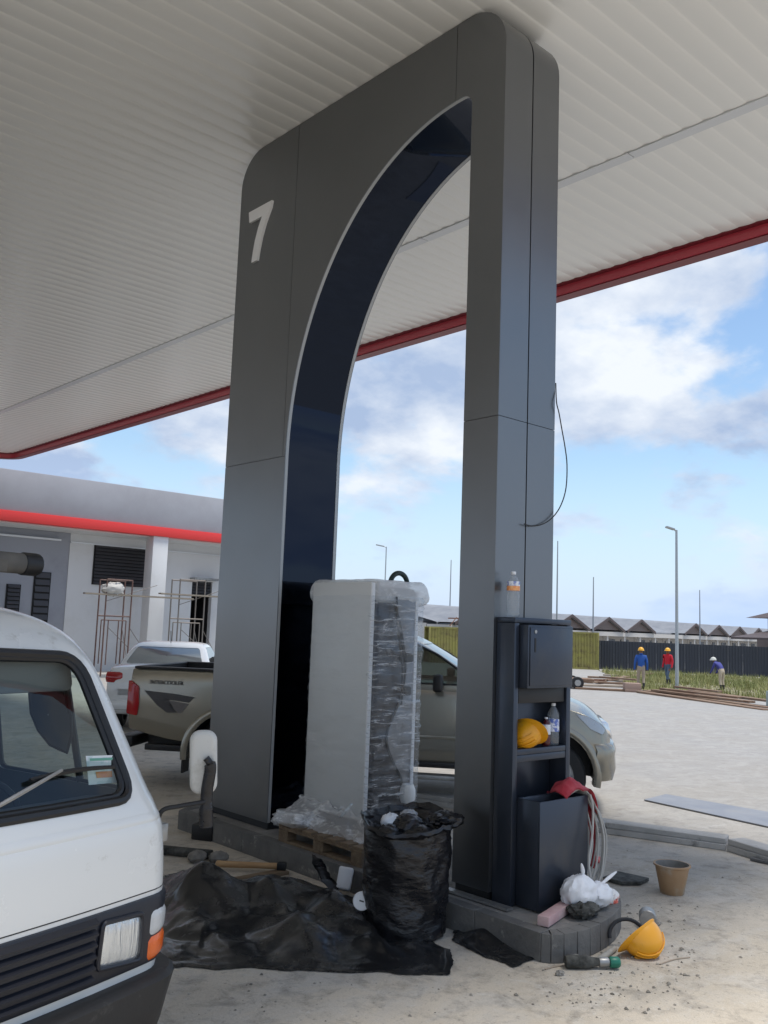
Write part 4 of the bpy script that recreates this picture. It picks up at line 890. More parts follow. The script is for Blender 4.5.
# terrace houses
MT['tile'] = mat('blue_grey_roof_tile', (.19, .20, .22), .6, col2=(.25, .26, .275), scale=1.2)
MT['gable'] = mat('brown_gable', (.17, .13, .115), .7); MT['trim'] = mat('dark_brown_trim', (.085, .06, .055), .6); MT['cream'] = mat('cream_wall', (.55, .52, .48), .8)
MT['hglass'] = mat('dark_house_glass', (.02, .022, .026), .15)
hA, hB = Vector((57.57, 56.28, 0)), Vector((137.8, 68.2, 0)); hd = (hB-hA).normalized(); HW = 7.3
hrot = math.atan2(hd.y, hd.x)
house0 = empty('terrace_house', (0, 0, 0), 0, 'x', 'house', 'row of terrace houses behind the hoarding')
ZE, ZR = 3.45, 4.75
MB().box(0.05, HW-.05, -6, 4, 0, 3.1).build('wall', MT['cream'], house0)
MB().add([(-.01, -7, ZE-.25), (HW+.01, -7, ZE-.25), (HW+.01, 0, ZR), (-.01, 0, ZR), (HW+.01, 7, ZE-.25), (-.01, 7, ZE-.25), (-.01, -7, ZE-.4), (HW+.01, -7, ZE-.4)], [(0, 1, 2, 3), (3, 2, 4, 5), (6, 7, 1, 0)]).build('roof', MT['tile'], house0, recalc=False)
gx0, gx1, gzb, gzp = .5, 6.6, 3.2, 4.12; gm = (gx0+gx1)/2
gb = MB().prism([(gx0, gzb), (gx1, gzb), (gm, gzp)], 1, -8.2, -5).build('gable', MT['gable'], house0)
for (a, b) in (((gx0-.35, gzb-.15), (gm, gzp+.12)), ((gx1+.35, gzb-.15), (gm, gzp+.12))):
    s_ = 1 if b[0] > a[0] else -1
    MB().add([(a[0], -8.5, a[1]), (b[0], -8.5, b[1]), (b[0], -2, b[1]), (a[0], -2, a[1]), (a[0], -8.5, a[1]+.16), (b[0], -8.5, b[1]+.16), (b[0], -2, b[1]+.16), (a[0], -2, a[1]+.16)], [(0, 1, 2, 3), (4, 5, 6, 7), (2, 3, 7, 6)]).build('gable_roof', MT['tile'], gb)
    MB().add([(a[0], -8.52, a[1]-.08), (b[0], -8.52, b[1]-.08), (b[0], -8.52, b[1]+.17), (a[0], -8.52, a[1]+.17), (a[0], -8.45, a[1]-.08), (b[0], -8.45, b[1]-.08), (b[0], -8.45, b[1]+.17), (a[0], -8.45, a[1]+.17)], [(0, 1, 2, 3), (4, 5, 6, 7), (0, 1, 5, 4), (3, 2, 6, 7)]).build('verge_board', MT['trim'], gb)
MB().box(0, HW, -8.3, -6.1, 2.62, 3.02).build('porch_beam', MT['cream'], house0)
for xx in (.1, HW/2): MB().box(xx, xx+.32, -8.2, -7.9, 0, 2.61).build('porch_column', MT['cream'], house0)
for (a, b) in ((.7, 2.6), (3.9, 5.8)): MB().box(a, b, -6.06, -6.005, .9, 2.3).build('window', MT['hglass'], house0)
ords = ['first', 'second', 'third', 'fourth', 'fifth', 'sixth', 'seventh', 'eighth', 'ninth', 'tenth', 'eleventh', 'twelfth', 'thirteenth', 'fourteenth']
for k in range(14):
    h = house0 if k == 0 else copy_tree(house0)
    if k in (5, 10):
        for ch in list(h.children):
            if ch.name.startswith('gable'):
                for q in list(ch.children): bpy.data.objects.remove(q)
                bpy.data.objects.remove(ch)
    p = hA+hd*(HW*k-10); h.location = (p.x, p.y, -.75); h.rotation_euler = (0, 0, hrot)
    h['label'] = '%s house from the left in the grey roofed terrace behind the hoarding' % ords[k]
# taller house at the right edge
th = empty('brown_house', DP(757, 645, 74), hrot-.7, 'taller brown house with overhanging roof at the right edge', 'house'); th.location.z = -.75
MB().box(0, 8, -8, 0, 0, 3.0).build('wall', MT['gable'], th); MB().box(.6, 7, -7, -.6, 3.001, 4.6).build('upper_wall', MT['trim'], th)
MB().add([(-.6, -8, 4.5), (8.4, -8, 4.5), (8.4, .6, 4.5), (-.6, .6, 4.5), (3.5, -3.5, 6.0)], [(0, 1, 4), (1, 2, 4), (2, 3, 4), (3, 0, 4), (3, 2, 1, 0)]).build('roof', MT['trim'], th)
MB().add([(-3.5, -9.2, 2.9), (1, -9.2, 3.7), (1, -2, 3.7), (-3.5, -2, 2.9), (-3.5, -9.2, 2.75), (1, -9.2, 3.5), (1, -2, 3.5), (-3.5, -2, 2.75)], [(0, 1, 2, 3), (4, 5, 6, 7), (0, 1, 5, 4), (0, 3, 7, 4)]).build('porch_roof', MT['trim'], th)
MB().box(.9, 2.2, -8.03, -8.002, 1.2, 2.4).build('window', MT['hglass'], th); MB().box(1.2, 2.4, -7.03, -7.002, 3.3, 4.2).build('window', MT['hglass'], th)
# lamp posts and thin poles
MT['pole'] = mat('galvanised_pole', (.40, .43, .44), .5, .3); MT['lampglass'] = mat('lamp_lens', (.5, .5, .48), .3)
def lamp(px, pyb, pyt, label, arm, D=None, r0=.075):
    b = G(px, pyb) if D is None else DP(px, 640, D); z0 = gz(b.x, b.y); Dd = (Vector((b.x, b.y, 0))-Vector((0, 0, CAM_H))).dot(Vector(_F))
    hh = at(px, pyt, 0, b.x).z-z0
    e = empty('lamp_post', (b.x, b.y, z0), 0, label, 'lamp post', 'site lamp posts')
    MB().lathe([(r0*2.2, 0), (r0*2.2, .02), (r0*1.05, .04), (r0, .2), (r0*.62, hh)], 12).build('pole', MT['pole'], e, smooth=True)
    a = Vector((-_rt[0], -_rt[1], 0))*arm
    MB().tube([(0, 0, hh-.05), (a.x*.3, a.y*.3, hh+.03)], r0*.5, 8).build('arm', MT['pole'], e)
    MB().beam((a.x*.25, a.y*.25, hh+.02), (a.x*1.2, a.y*1.2, hh+.12), .26, .07).build('lamp_head', MT['pole'], e, bevel=.02)
    return e
lamp(677, 692, 530, 'tall grey lamp post beside the worker in red', .36)
lamp(383, 0, 547, 'distant thin lamp post seen above the wrapped dispenser', .6, 62, .06)
MT['thin'] = mat('grey_mast', (.30, .32, .34), .5)
for i, (px, pyt, D, lb) in enumerate(((449, 560, 85, 'thin mast seen through the arch beside the near leg'), (556.5, 541, 66, 'tall thin mast beside the arch, above the first gables'), (593, 577, 72, 'thin mast above the yellow container'), (700, 590, 80, 'thin mast over the terrace to the right of the lamp post'))):
    p = DP(px, 640, D); z0 = gz(p.x, p.y); ht_ = at(px, pyt, 0, p.x).z-z0
    o = MB().lathe([(.075, 0), (.05, ht_*.7), (.035, ht_)], 8).build('thin_mast', MT['thin'], smooth=True); o.location = (p.x, p.y, z0); tag(o, lb, 'mast', 'thin masts')
# grass field
MT['grass'] = mat('rough_grass', (.13, .17, .045), .8, col2=(.38, .35, .15), scale=.5)
MT['soil'] = mat('weedy_soil', (.20, .185, .10), .95, col2=(.30, .26, .18), scale=.4)
rs = random.Random(21)
field = [G(600, 671), G(640, 690.5), G(700, 694), G(775, 703), G(900, 712), G(900, 684), fA+fd*30]
cF = field[0]
def infield(x, y):
    ins = False; n = len(field)
    for i in range(n):
        a, b = field[i-1], field[i]
        if (a.y > y) != (b.y > y) and x < (b.x-a.x)*(y-a.y)/(b.y-a.y)+a.x: ins = not ins
    return ins
mb = MB(); mb.v = [(p.x, p.y, gz(p.x, p.y)+.012) for p in field]; mb.f = [tuple(range(len(field)))]
bm = bmesh.new(); me = mb.mesh('soil', MT['soil'], recalc=False); o = link('grass_field', me); struct(o)
mb = MB(); cnt_ = 0
xs = [p.x for p in field]; ys = [p.y for p in field]
while cnt_ < 22000:
    x, y = rs.uniform(min(xs), max(xs)), rs.uniform(min(ys), max(ys)); cnt_ += 1
    if not infield(x, y): continue
    dn = fbm(x*.25, y*.25, 3.)
    if dn < -.28 and rs.random() < .8: continue
    hgt = rs.uniform(.12, .34)*(1+.9*max(-.4, dn)); z = gz(x, y)
    if rs.random() < .03: hgt *= 1.9
    for q in range(3):
        a = rs.uniform(0, 6.28); ln = rs.uniform(.05, .18); wv = .02; bx_, by_ = x+rs.uniform(-.12, .12), y+rs.uniform(-.12, .12)
        mb.add([(bx_-wv*math.sin(a), by_+wv*math.cos(a), z), (bx_+wv*math.sin(a), by_-wv*math.cos(a), z), (bx_+ln*math.cos(a), by_+ln*math.sin(a), z+hgt*rs.uniform(.7, 1.1))], [(0, 1, 2)])
o = mb.build('rough_grass', MT['grass'], recalc=False); tag(o, 'rough patch of weedy grass in front of the dark hoarding', 'grass', kind='stuff')
# timber and scrap along the field edge
MT['timber'] = mat('weathered_brown_timber', (.16, .095, .06), .85, col2=(.26, .17, .11), scale=1.5, stretch=(1, 5, 5), dirt=(.33, .28, .22), dscale=1.2)
MT['timber2'] = mat('pale_weathered_timber', (.30, .24, .18), .85, col2=(.42, .35, .28), scale=1.5, stretch=(1, 5, 5))
def plank(pa_, pb_, lift, wd, th_, label, grp, m=None):
    a, b = G(*pa_), G(*pb_); c = (a+b)/2; L_ = (b-a).length; d = b-a
    o = MB().box(-L_/2, L_/2, -wd/2, wd/2, 0, th_).build('timber_plank', m or MT['timber'], bevel=.008, seg=1); o.location = (c.x, c.y, min(a.z, b.z)+lift+.01); o.rotation_euler = (0, 0, math.atan2(d.y, d.x)); return tag(o, label, 'plank', grp)
long_g = 'long planks stacked at the grass edge'
for i, (a, b, lf, wd) in enumerate((((640, 693), (768, 710.5), 0, .35), ((646, 692), (772, 708.5), .0, .3), ((654, 693.5), (752, 705), .075, .3), ((662, 694), (740, 703), .15, .25), ((690, 696), (768, 706), .15, .25), ((676, 694), (720, 699), .225, .22))):
    plank(a, b, lf, wd, .07, 'long brown plank in the low stack along the grass edge, by the lamp post', long_g)
short_g = 'planks heaped near the container'
for i, (a, b, lf, wd, m) in enumerate((((575, 689), (632, 692), 0, .4, 0), ((578, 686), (640, 688), .02, .4, 1), ((580, 683.5), (634, 686.5), .05, .3, 0), ((585, 681), (640, 683), .05, .35, 1), ((590, 685), (628, 681), .15, .25, 0), ((600, 683), (637, 686), .22, .22, 0), ((588, 678), (630, 680), .03, .3, 0), ((604, 676), (648, 679), .02, .3, 1), ((610, 679), (652, 676), .10, .25, 0))):
    plank(a, b, lf, wd, .08, 'weathered plank in the loose heap between the container and the worker in blue', short_g, MT['timber2'] if m else None)
bx_ = G(632, 692); o = MB().box(-.3, .3, -.25, .25, 0, .34).box(-.32, .32, -.27, -.251, .05, .1).build('wooden_crate', mat('pinkish_crate', (.36, .25, .2), .85), bevel=.01); o.location = bx_; o.rotation_euler = (0, 0, -.8); tag(o, 'small pinkish crate at the end of the plank heap', 'crate')
# trailer under the container end
tq = G(577, 689); trl = empty('trailer', tq, -.75, label='low flat trailer with one visible wheel left of the plank heap', cat='trailer'); trl.scale = (.72, .72, .72)
MB().box(-2.2, .9, -.1, 1.4, .42, .55).build('bed', MT['timber'], trl, bevel=.01)
for yy in (-.12, 1.4):
    wh = MB().lathe([(.30, -.09), (.33, -.06), (.33, .06), (.30, .09)], 20, (0, yy, .33), axis=1).build('tyre', MT['rubber'], trl, smooth=True); MB().lathe([(.17, -.10), (.17, .10)], 16, (0, yy, .33), axis=1).build('rim', MT['galv'], wh)
MB().box(.9, 1.6, .55, .75, .44, .53).build('drawbar', MT['rust'], trl)
o = MB().box(-.18, .18, -.18, .18, 0, .5).lathe([(.12, .5), (.12, .62)], 12).build('water_drum', mat('teal_plastic', (.33, .39, .37), .6), bevel=.02); o.location = G(774, 707); tag(o, 'pale teal container at the right end of the long planks', 'drum')
# ------------------------------------------------------------------ vehicles
MT['vanpaint'] = mat('aged_white_paint', (.76, .755, .72), .24, coat=.4, dirt=(.42, .38, .31), dscale=5.5, dlo=.60, dhi=.80, rvar=.08, scale=4, bump=.03, bscale=2.0, bdist=.03)
MT['liner'] = mat('grey_interior_liner', (.10, .10, .10), .8)
MT['seal'] = mat('windscreen_rubber', (.010, .010, .011), .45)
MT['grille'] = mat('dark_blue_black_grille', (.012, .014, .022), .4)
MT['bumper'] = mat('worn_black_bumper', (.016, .016, .017), .55, dirt=(.10, .095, .09), dscale=6, dlo=.62, dhi=.8, bump=.2, bscale=20)
MT['lens'] = glass('headlamp_glass', (.9, .92, .93), .04, .7, .06)
MT['reflector'] = mat('headlamp_reflector', (.50, .51, .53), .28, .7, bump=.6, bscale=14, bdist=.01, stretch=(6, 6, .6))
MT['van_reflector'] = mat('fluted_headlamp_reflector', (.88, .89, .90), .20, .75, bump=.6, bscale=11, bdist=.012, stretch=(7, 7, .8))
MT['amber'] = mat('amber_lens', (.75, .13, .012), .18, coat=.5, bump=.3, bscale=90)
MT['clearlens'] = mat('frosted_clear_lens', (.55, .56, .56), .2, coat=.5, bump=.3, bscale=90)
MT['glass'] = glass('window_glass', (.78, .86, .84), .01, 1.1)
MT['tint'] = glass('tinted_window_glass', (.22, .27, .26), .01, 1.4)
MT['redlens'] = mat('red_tail_lens', (.38, .008, .012), .12, coat=.6)
MT['chrome'] = mat('chrome', (.75, .75, .75), .12, 1.0)
MT['steel_rim'] = mat('silver_wheel', (.42, .42, .43), .35, .7)
a_ = R(74.7); VX = Vector((math.sin(a_), math.cos(a_), 0)); VY = Vector((-math.cos(a_), math.sin(a_), 0))
van_o = Vector((2.014, 3.339, 0))-VX*.845
van = empty('white_van', van_o, math.atan2(VX.y, VX.x), 'old white cab over van with black bumper parked at the left edge', 'van')
LV = [(.36, .06, .80, .12), (.50, .045, .865, .13), (.78, .040, .875, .13), (1.00, .055, .875, .14), (1.07, .075, .862, .14), (1.13, .098, .850, .15), (1.18, .125, .835, .15), (1.40, .240, .795, .16), (1.60, .345, .755, .17), (1.70, .41, .725, .18), (1.79, .51, .685, .2), (1.86, .68, .62, .24), (1.905, .95, .53, .28), (1.925, 1.3, .40, .28)]
def v_fl(z): return lerp_tab(LV, z, 1)
def v_hw(z): return lerp_tab(LV, z, 2)
def v_r(z): return lerp_tab(LV, z, 3)
def v_front(x, z, hw=None, fl=None, r=None):
    hw = hw or v_hw(z); fl = v_fl(z) if fl is None else fl; r = r or v_r(z); ax = min(abs(x), hw-1e-4)
    l = fl+.045*(ax/hw)**2
    if ax > hw-r: l += r-math.sqrt(max(0, r*r-(ax-hw+r)**2))
    return l
VL = 4.2
def van_ring(z, fl, hw, r, ins):
    h2 = hw-ins; r2 = max(.03, r-ins); xs = [(h2-r2)*i/8 for i in range(-8, 9)]
    right = [h2-r2+r2*math.sin(R(a)) for a in (15, 30, 45, 60, 75, 88)]; xs = [-q for q in reversed(right)]+xs+right
    ring = [(x, v_front(x, z, h2, fl, r2)+ins, z) for x in xs]
    y1 = ring[-1][1]; yb = VL-ins-max(0, z-1.2)*.25
    ring += [(h2, y1+(yb-.12-y1)*t, z) for t in (.1, .2, .35, .5, .65, .8, 1)]+[(h2-.05, yb-.03, z)]
    ring += [(h2*(1-i/4), yb, z) for i in range(1, 8)]+[(-h2+.05, yb-.03, z)]
    ring += [(-h2, y1+(yb-.12-y1)*t, z) for t in (1, .8, .65, .5, .35, .2, .1)]
    return ring
def van_solid(ins, zlo, zhi, mi, topz):
    tab = crs([list(t) for t in LV], 4); tab = [t for t in tab if zlo <= t[0] <= zhi]
    rows = [van_ring(t[0], t[1], t[2], t[3], ins) for t in tab]; mb = MB().rings(rows)
    me = mb.mesh('v', [MT['vanpaint'], MT['liner']]); me.polygons.foreach_set('material_index', [mi]*len(me.polygons)); return me
def prism_mesh(poly, axis, a, b):
    me = MB().prism(poly, axis, a, b).mesh('c', [MT['vanpaint'], MT['liner']]); return me
def poly_round(pts, r, n=5):
    out = []; k = len(pts)
    for i in range(k):
        p, a, b = Vector(pts[i]), Vector(pts[i-1]), Vector(pts[(i+1) % k]); u = (a-p).normalized(); v = (b-p).normalized(); s, e = p+u*r, p+v*r
        for j in range(n+1):
            t = j/n; out.append(tuple((s*(1-t)+p*t)*(1-t)+(p*(1-t)+e*t)*t))
    return out
def dense(pl, st=.05):
    out = []
    for i in range(len(pl)):
        p, q = Vector(pl[i]), Vector(pl[(i+1) % len(pl)]); n = max(1, int((q-p).length/st)); out += [tuple(p.lerp(q, j/n)) for j in range(n)]
    return out
ws = poly_round([(-.665, 1.145), (0, 1.152), (.665, 1.145), (.575, 1.69), (0, 1.712), (-.575, 1.69)], .09)
sw = poly_round([(.36, 1.13), (1.22, 1.13), (1.22, 1.66), (.66, 1.66), (.47, 1.42)], .04)
sw2 = poly_round([(1.36, 1.13), (2.5, 1.13), (2.48, 1.64), (1.38, 1.66)], .05); sw3 = poly_round([(2.62, 1.13), (3.8, 1.13), (3.72, 1.62), (2.60, 1.64)], .05)
rw = poly_round([(-.6, 1.15), (.6, 1.15), (.52, 1.62), (-.52, 1.62)], .06)
cut = [van_solid(.03, .55, 1.892, 1, 0), prism_mesh(ws, 1, -.3, .9)]+[prism_mesh(q, 0, -1.5, 1.5) for q in (sw, sw2, sw3)]+[prism_mesh(rw, 1, 3.6, 4.6)]
for yy in (.95, 3.25):
    c_ = MB().lathe([(.36, -1.5), (.36, 1.5)], 28, (0, yy, .30), axis=0).mesh('c', [MT['vanpaint'], MT['liner']]); c2 = boolean(c_, [MB().box(-.55, .55, -2, 6, -2, 3).mesh('c2', MT['liner'])]); cut.append(c2)
vb = boolean(van_solid(0, .30, 3, 0, 0), cut); shade(vb, 32); body = link('body', vb, van)
def v_strip(name, prof, m, xmax, parent=van, back=None, n=48, **kw):
    # sweep a (offset outwards, z) profile along the front; back>0 also runs it down the sides
    rows = []
    for (o_, z) in prof:
        hw = v_hw(z); r = v_r(z); row = []
        for i in range(n+1):
            x = -xmax+2*xmax*i/n; x = max(-hw+.0005, min(hw-.0005, x)); e = .002
            y0 = v_front(x, z); d = (v_front(min(hw-1e-4, x+e), z)-v_front(max(-hw+1e-4, x-e), z))/(2*e); nn = Vector((d, -1)).normalized()
            row.append((x+nn.x*o_, y0+nn.y*o_, z))
        if back:
            row = [(-hw-o_, row[0][1]+back, z), (-hw-o_, row[0][1]+.02, z)]+row+[(hw+o_, row[-1][1]+.02, z), (hw+o_, row[-1][1]+back, z)]
        rows.append(row)
    return MB().grid(rows).build(name, m, parent, smooth=True, **kw)
v_strip('bumper', [(-.02, .27), (.06, .275), (.085, .30), (.092, .40), (.085, .475), (.06, .492), (-.02, .493)], MT['bumper'], .872, back=.45)
gr = v_strip('grille', [(-.01, .522), (.010, .526), (.014, .54), (.014, .765), (.010, .775), (-.01, .779)], MT['grille'], .868, back=.03)
for z in (.56, .60, .64, .68, .72, .757):
    v_strip('slat', [(.010, z-.013), (.034, z-.011), (.036, z-.004), (.012, z+.011)], MT['grille'], .43, parent=gr)
def v_patch(name, quad, ofs, m, parent=van, nu=10, nv=6, th=.012):
    # quad of (x,z) corners mapped on the body front
    (a, b, c, d) = [Vector(q) for q in quad]; rows = []
    for j in range(nv+1):
        row = []
        for i in range(nu+1):
            u, v = i/nu, j/nv; p = a.lerp(b, u).lerp(d.lerp(c, u), v); bul = ofs*(1-(2*abs(u-.5))**6*.4)*(1-(2*abs(v-.5))**6*.4)
            x, z = p; y0 = v_front(x, z); e = .003; hw = v_hw(z); dd = (v_front(min(hw-1e-4, x+e), z)-v_front(max(-hw+1e-4, x-e), z))/(2*e); nn = Vector((dd, -1)).normalized()
            row.append((x+nn.x*bul, y0+nn.y*bul, z))
        rows.append(row)
    mb = MB(); mb.grid(rows)
    edge = rows[0]+[r_[-1] for r_ in rows[1:]]+rows[-1][::-1][1:]+[r_[0] for r_ in rows[::-1][1:-1]]
    n = len(edge); k = len(mb.v); mb.v += edge; mb.v += [(p[0], p[1]+.03, p[2]) for p in edge]; mb.f += [(k+i, k+(i+1) % n, k+n+(i+1) % n, k+n+i) for i in range(n)]
    return mb.build(name, m, parent, smooth=True)
for s in (1, -1):
    hq = [(s*.450, .582), (s*.672, .556), (s*.668, .728), (s*.462, .742)]
    h = v_patch('headlamp', hq, .023, MT['van_reflector']); v_patch('headlamp_lens', hq, .036, MT['lens'], parent=h)
    fr_ = [Vector((q[0], 0, q[1])) for q in hq]
    pts = dense([(q[0], q[1]) for q in poly_round(hq, .02)], .03); MB().tube([(p[0], v_front(p[0], p[1])-.02, p[1]) for p in pts], .010, 8, closed=True).build('headlamp_bezel', MT['grille'], h, smooth=True)
    v_patch('marker_lens', [(s*.718, .625), (s*.845, .632), (s*.848, .715), (s*.722, .722)], .022, MT['clearlens']); v_patch('indicator_lens', [(s*.716, .535), (s*.846, .541), (s*.847, .628), (s*.718, .621)], .024, MT['amber'])
# pressed crease across the front
v_strip('panel_seam', [(.0005, .792), (.0022, .793), (.0022, .7955), (.0005, .7965)], MT['seal'], .86)
v_strip('front_crease', [(-.006, 1.040), (.003, 1.052), (.0055, 1.066), (.003, 1.082), (-.006, 1.10)], MT['vanpaint'], .84)
wsd = dense(ws, .04)
cx_, cz_ = 0, 1.42
rows = [[(cx_+(p[0]-cx_)*t, v_front(cx_+(p[0]-cx_)*t, cz_+(p[1]-cz_)*t)+.012, cz_+(p[1]-cz_)*t) for p in wsd] for t in (1.01, .85, .65, .45, .25, .05)]
MB().grid(rows, True).build('windscreen', MT['glass'], van, smooth=True)
MB().tube([(p[0], v_front(p[0], p[1])+.002, p[1]) for p in wsd], .019, 8, closed=True).build('windscreen_seal', MT['seal'], van, smooth=True)
MB().tube([(p[0]*.965, v_front(p[0]*.965, cz_+(p[1]-cz_)*.945)+.012, cz_+(p[1]-cz_)*.945) for p in wsd], .015, 8, closed=True).build('windscreen_seal', MT['seal'], van, smooth=True)
def side_pane(pl, name='side_window'):
    for s in (1, -1):
        d = dense(pl, .06); cy, cz = sum(p[0] for p in d)/len(d), sum(p[1] for p in d)/len(d)
        MB().grid([[(s*(v_hw(cz+(p[1]-cz)*t)-.015), cy+(p[0]-cy)*t, cz+(p[1]-cz)*t) for p in d] for t in (1.01, .5, .02)], True).build(name, MT['glass'], van, smooth=True)
        MB().tube([(s*(v_hw(p[1])-.012), p[0], p[1]) for p in d], .014, 6, closed=True).build('window_seal', MT['seal'], van, smooth=True)
for q in (sw, sw2, sw3): side_pane(q)
for s in (1, -1): MB().tube([(s*(v_hw(1.13)-.015), .66, 1.13), (s*(v_hw(1.64)-.015), .70, 1.65)], .016, 8).build('vent_window_bar', MT['seal'], van)
MB().grid([[(p[0]*t, VL-.05, 1.38+(p[1]-1.38)*t) for p in dense(rw, .1)] for t in (1.02, .02)], True).build('rear_window', MT['glass'], van)
# cab interior
MB().prism([(.14, 1.10), (.30, 1.13), (.52, 1.10), (.58, 1.0), (.56, .60), (.12, .60)], 0, -.76, .76).build('dashboard', MT['liner'], van, bevel=.02)
sm = mat('dark_grey_seat', (.045, .045, .047), .75)
for sx in (-.42, .32):
    st_ = MB().prism([(1.02, .95), (1.16, .93), (1.36, 1.46), (1.30, 1.58), (1.20, 1.56), (1.12, 1.45)], 0, sx-.24, sx+.24).build('seat', sm, van, bevel=.04, seg=3); MB().box(sx-.25, sx+.25, .62, 1.18, .80, .96).build('cushion', sm, st_, bevel=.04, seg=3)
MB().prism(poly_round([(-.62, 1.545), (.60, 1.545), (.57, 1.665), (-.62, 1.68)], .045), 1, .46, .49).build('sun_visor', mat('grey_visor', (.16, .16, .165), .7), van, bevel=.008)
swl = empty_l = MB().tube([(.30+.17*math.cos(R(t)), .60+.09*math.sin(R(t)), 1.10+.10*math.sin(R(t))) for t in range(0, 360, 15)], .013, 8, closed=True).build('steering_wheel', MT['black'], van, smooth=True)
MB().box(.28, .32, .58, .62, .95, 1.10).build('steering_hub', MT['black'], swl, bevel=.01)
# inner door panel edge on the near side, seat belt post
MB().box(.60, .72, 1.24, 1.34, .60, 1.72).build('door_pillar', MT['liner'], van, bevel=.01)
def van_at(px, py, l):
    d = Vector(ray(px, py)); t = ((van_o+VY*l)-Vector((0, 0, CAM_H))).dot(VY)/d.dot(VY); P = Vector((0, 0, CAM_H))+d*t-van_o; return Vector((P.dot(VX), P.dot(VY), P.z))
def van_at_x(px, py, x):
    d = Vector(ray(px, py)); t = ((van_o+VX*x)-Vector((0, 0, CAM_H))).dot(VX)/d.dot(VX); P = Vector((0, 0, CAM_H))+d*t-van_o; return Vector((P.dot(VX), P.dot(VY), P.z))
sp2 = dense([tuple(van_at_x(p[0], p[1], .76)) for p in ((29, 690), (58, 685), (66, 697), (71, 715), (71.5, 735), (67, 753), (50, 745), (38, 730), (31, 713))], .03)
scx = sum((Vector(p) for p in sp2), Vector())/len(sp2)
MB().grid([[tuple(scx.lerp(Vector(p), t)+Vector((-.01*(1-t), 0, 0))) for p in sp2] for t in (1, .6, .3, .02)], True).build('window_shade', mat('grey_mesh_shade', (.075, .075, .08), .7), van, smooth=True)
MB().tube(sp2, .006, 6, closed=True).build('shade_hoop', MT['black'], van, smooth=True)
paper = mat('white_notice', (.78, .80, .80), .6, col2=(.62, .70, .70), scale=30, lo=.55, hi=.6)
pp = [van_at(p[0], p[1], .215) for p in ((86, 756), (118, 755), (122, 782), (89, 785))]
nt_ = MB().add([tuple(p) for p in pp]+[(p.x, p.y+.003, p.z) for p in pp], [(0, 1, 2, 3), (4, 5, 6, 7), (0, 1, 5, 4), (1, 2, 6, 5), (2, 3, 7, 6), (3, 0, 4, 7)]).build('notice', paper, van)
qq = [van_at(p[0], p[1], .212) for p in ((96, 772), (112, 771), (112.5, 777), (97, 778))]
MB().add([tuple(p) for p in qq]+[(p.x, p.y+.002, p.z) for p in qq], [(0, 1, 2, 3), (4, 5, 6, 7)]).build('notice_print', mat('orange_print', (.75, .35, .12), .6, col2=(.7, .25, .2), scale=40), nt_)
qq = [van_at(p[0], p[1], .212) for p in ((90, 758.5), (115, 757.5), (115.2, 760), (90.3, 761))]
MB().add([tuple(p) for p in qq]+[(p.x, p.y+.002, p.z) for p in qq], [(0, 1, 2, 3), (4, 5, 6, 7)]).build('notice_print', mat('green_print', (.15, .4, .3), .6), nt_)
for (px0, py0, px1, py1, rr, m, nm) in ((-12, 812, 62, 770, .009, MT['galv'], 'wiper_arm'), (30, 780.5, 114, 767, .011, MT['black'], 'wiper_blade')):
    pts = []
    for i in range(9):
        t = i/8; px = px0+(px1-px0)*t; py = py0+(py1-py0)*t-(3*math.sin(math.pi*t) if nm == 'wiper_blade' else 0); l = .16
        for _ in range(6): q = van_at(px, py, l); l = v_front(q.x, q.z)-.012-(.012 if nm == 'wiper_arm' else 0)
        pts.append(tuple(van_at(px, py, l)))
    MB().tube(pts, [rr*(1-.5*abs(i/8-.4)) for i in range(9)], 6).build(nm, m, van, smooth=True)
# mirror on its arm
def vloc(P): P = P-van_o; return Vector((P.dot(VX), P.dot(VY), P.z))
md = [vloc(DP(p[0], p[1], p[2])) for p in ((160, 836, 3.86), (158, 822, 3.80), (163, 810, 3.79), (180, 806, 3.82), (203, 802, 3.86), (209, 800, 3.87))]
MB().tube([tuple(q) for q in crs([tuple(p) for p in md], 5)], .010, 8).build('mirror_arm', MT['black'], van, smooth=True)
st2 = [vloc(DP(p[0], p[1], 3.88)) for p in ((206, 826), (206, 808), (207, 790), (210, 772), (210, 764), (206, 758))]
MB().tube([tuple(q) for q in crs([tuple(p) for p in st2], 5)], [.030]*6+[.026]*15+[.015]*5, 10).build('mirror_stem', MT['bag'], van, smooth=True)
mk = vloc(DP(160, 833, 3.85)); MB().box(mk.x-.03, mk.x+.03, mk.y-.02, mk.y+.03, mk.z-.035, mk.z+.04).build('mirror_bracket', MT['galv'], van, bevel=.008)
mc = vloc(DP(203.5, 762, 3.92)); hs = MB().prism(rrect(0, 0, .116, .270, .045, 6), 1, -.024, .024).mesh('mirror_housing', mat('grimy_white_plastic', (.58, .57, .53), .45, dirt=(.35, .33, .28), dscale=9, dlo=.5, dhi=.8), bevel=.022, seg=4)
o = link('mirror_housing', hs, van); o.location = mc; o.rotation_euler = (R(4), R(-3), R(-52))
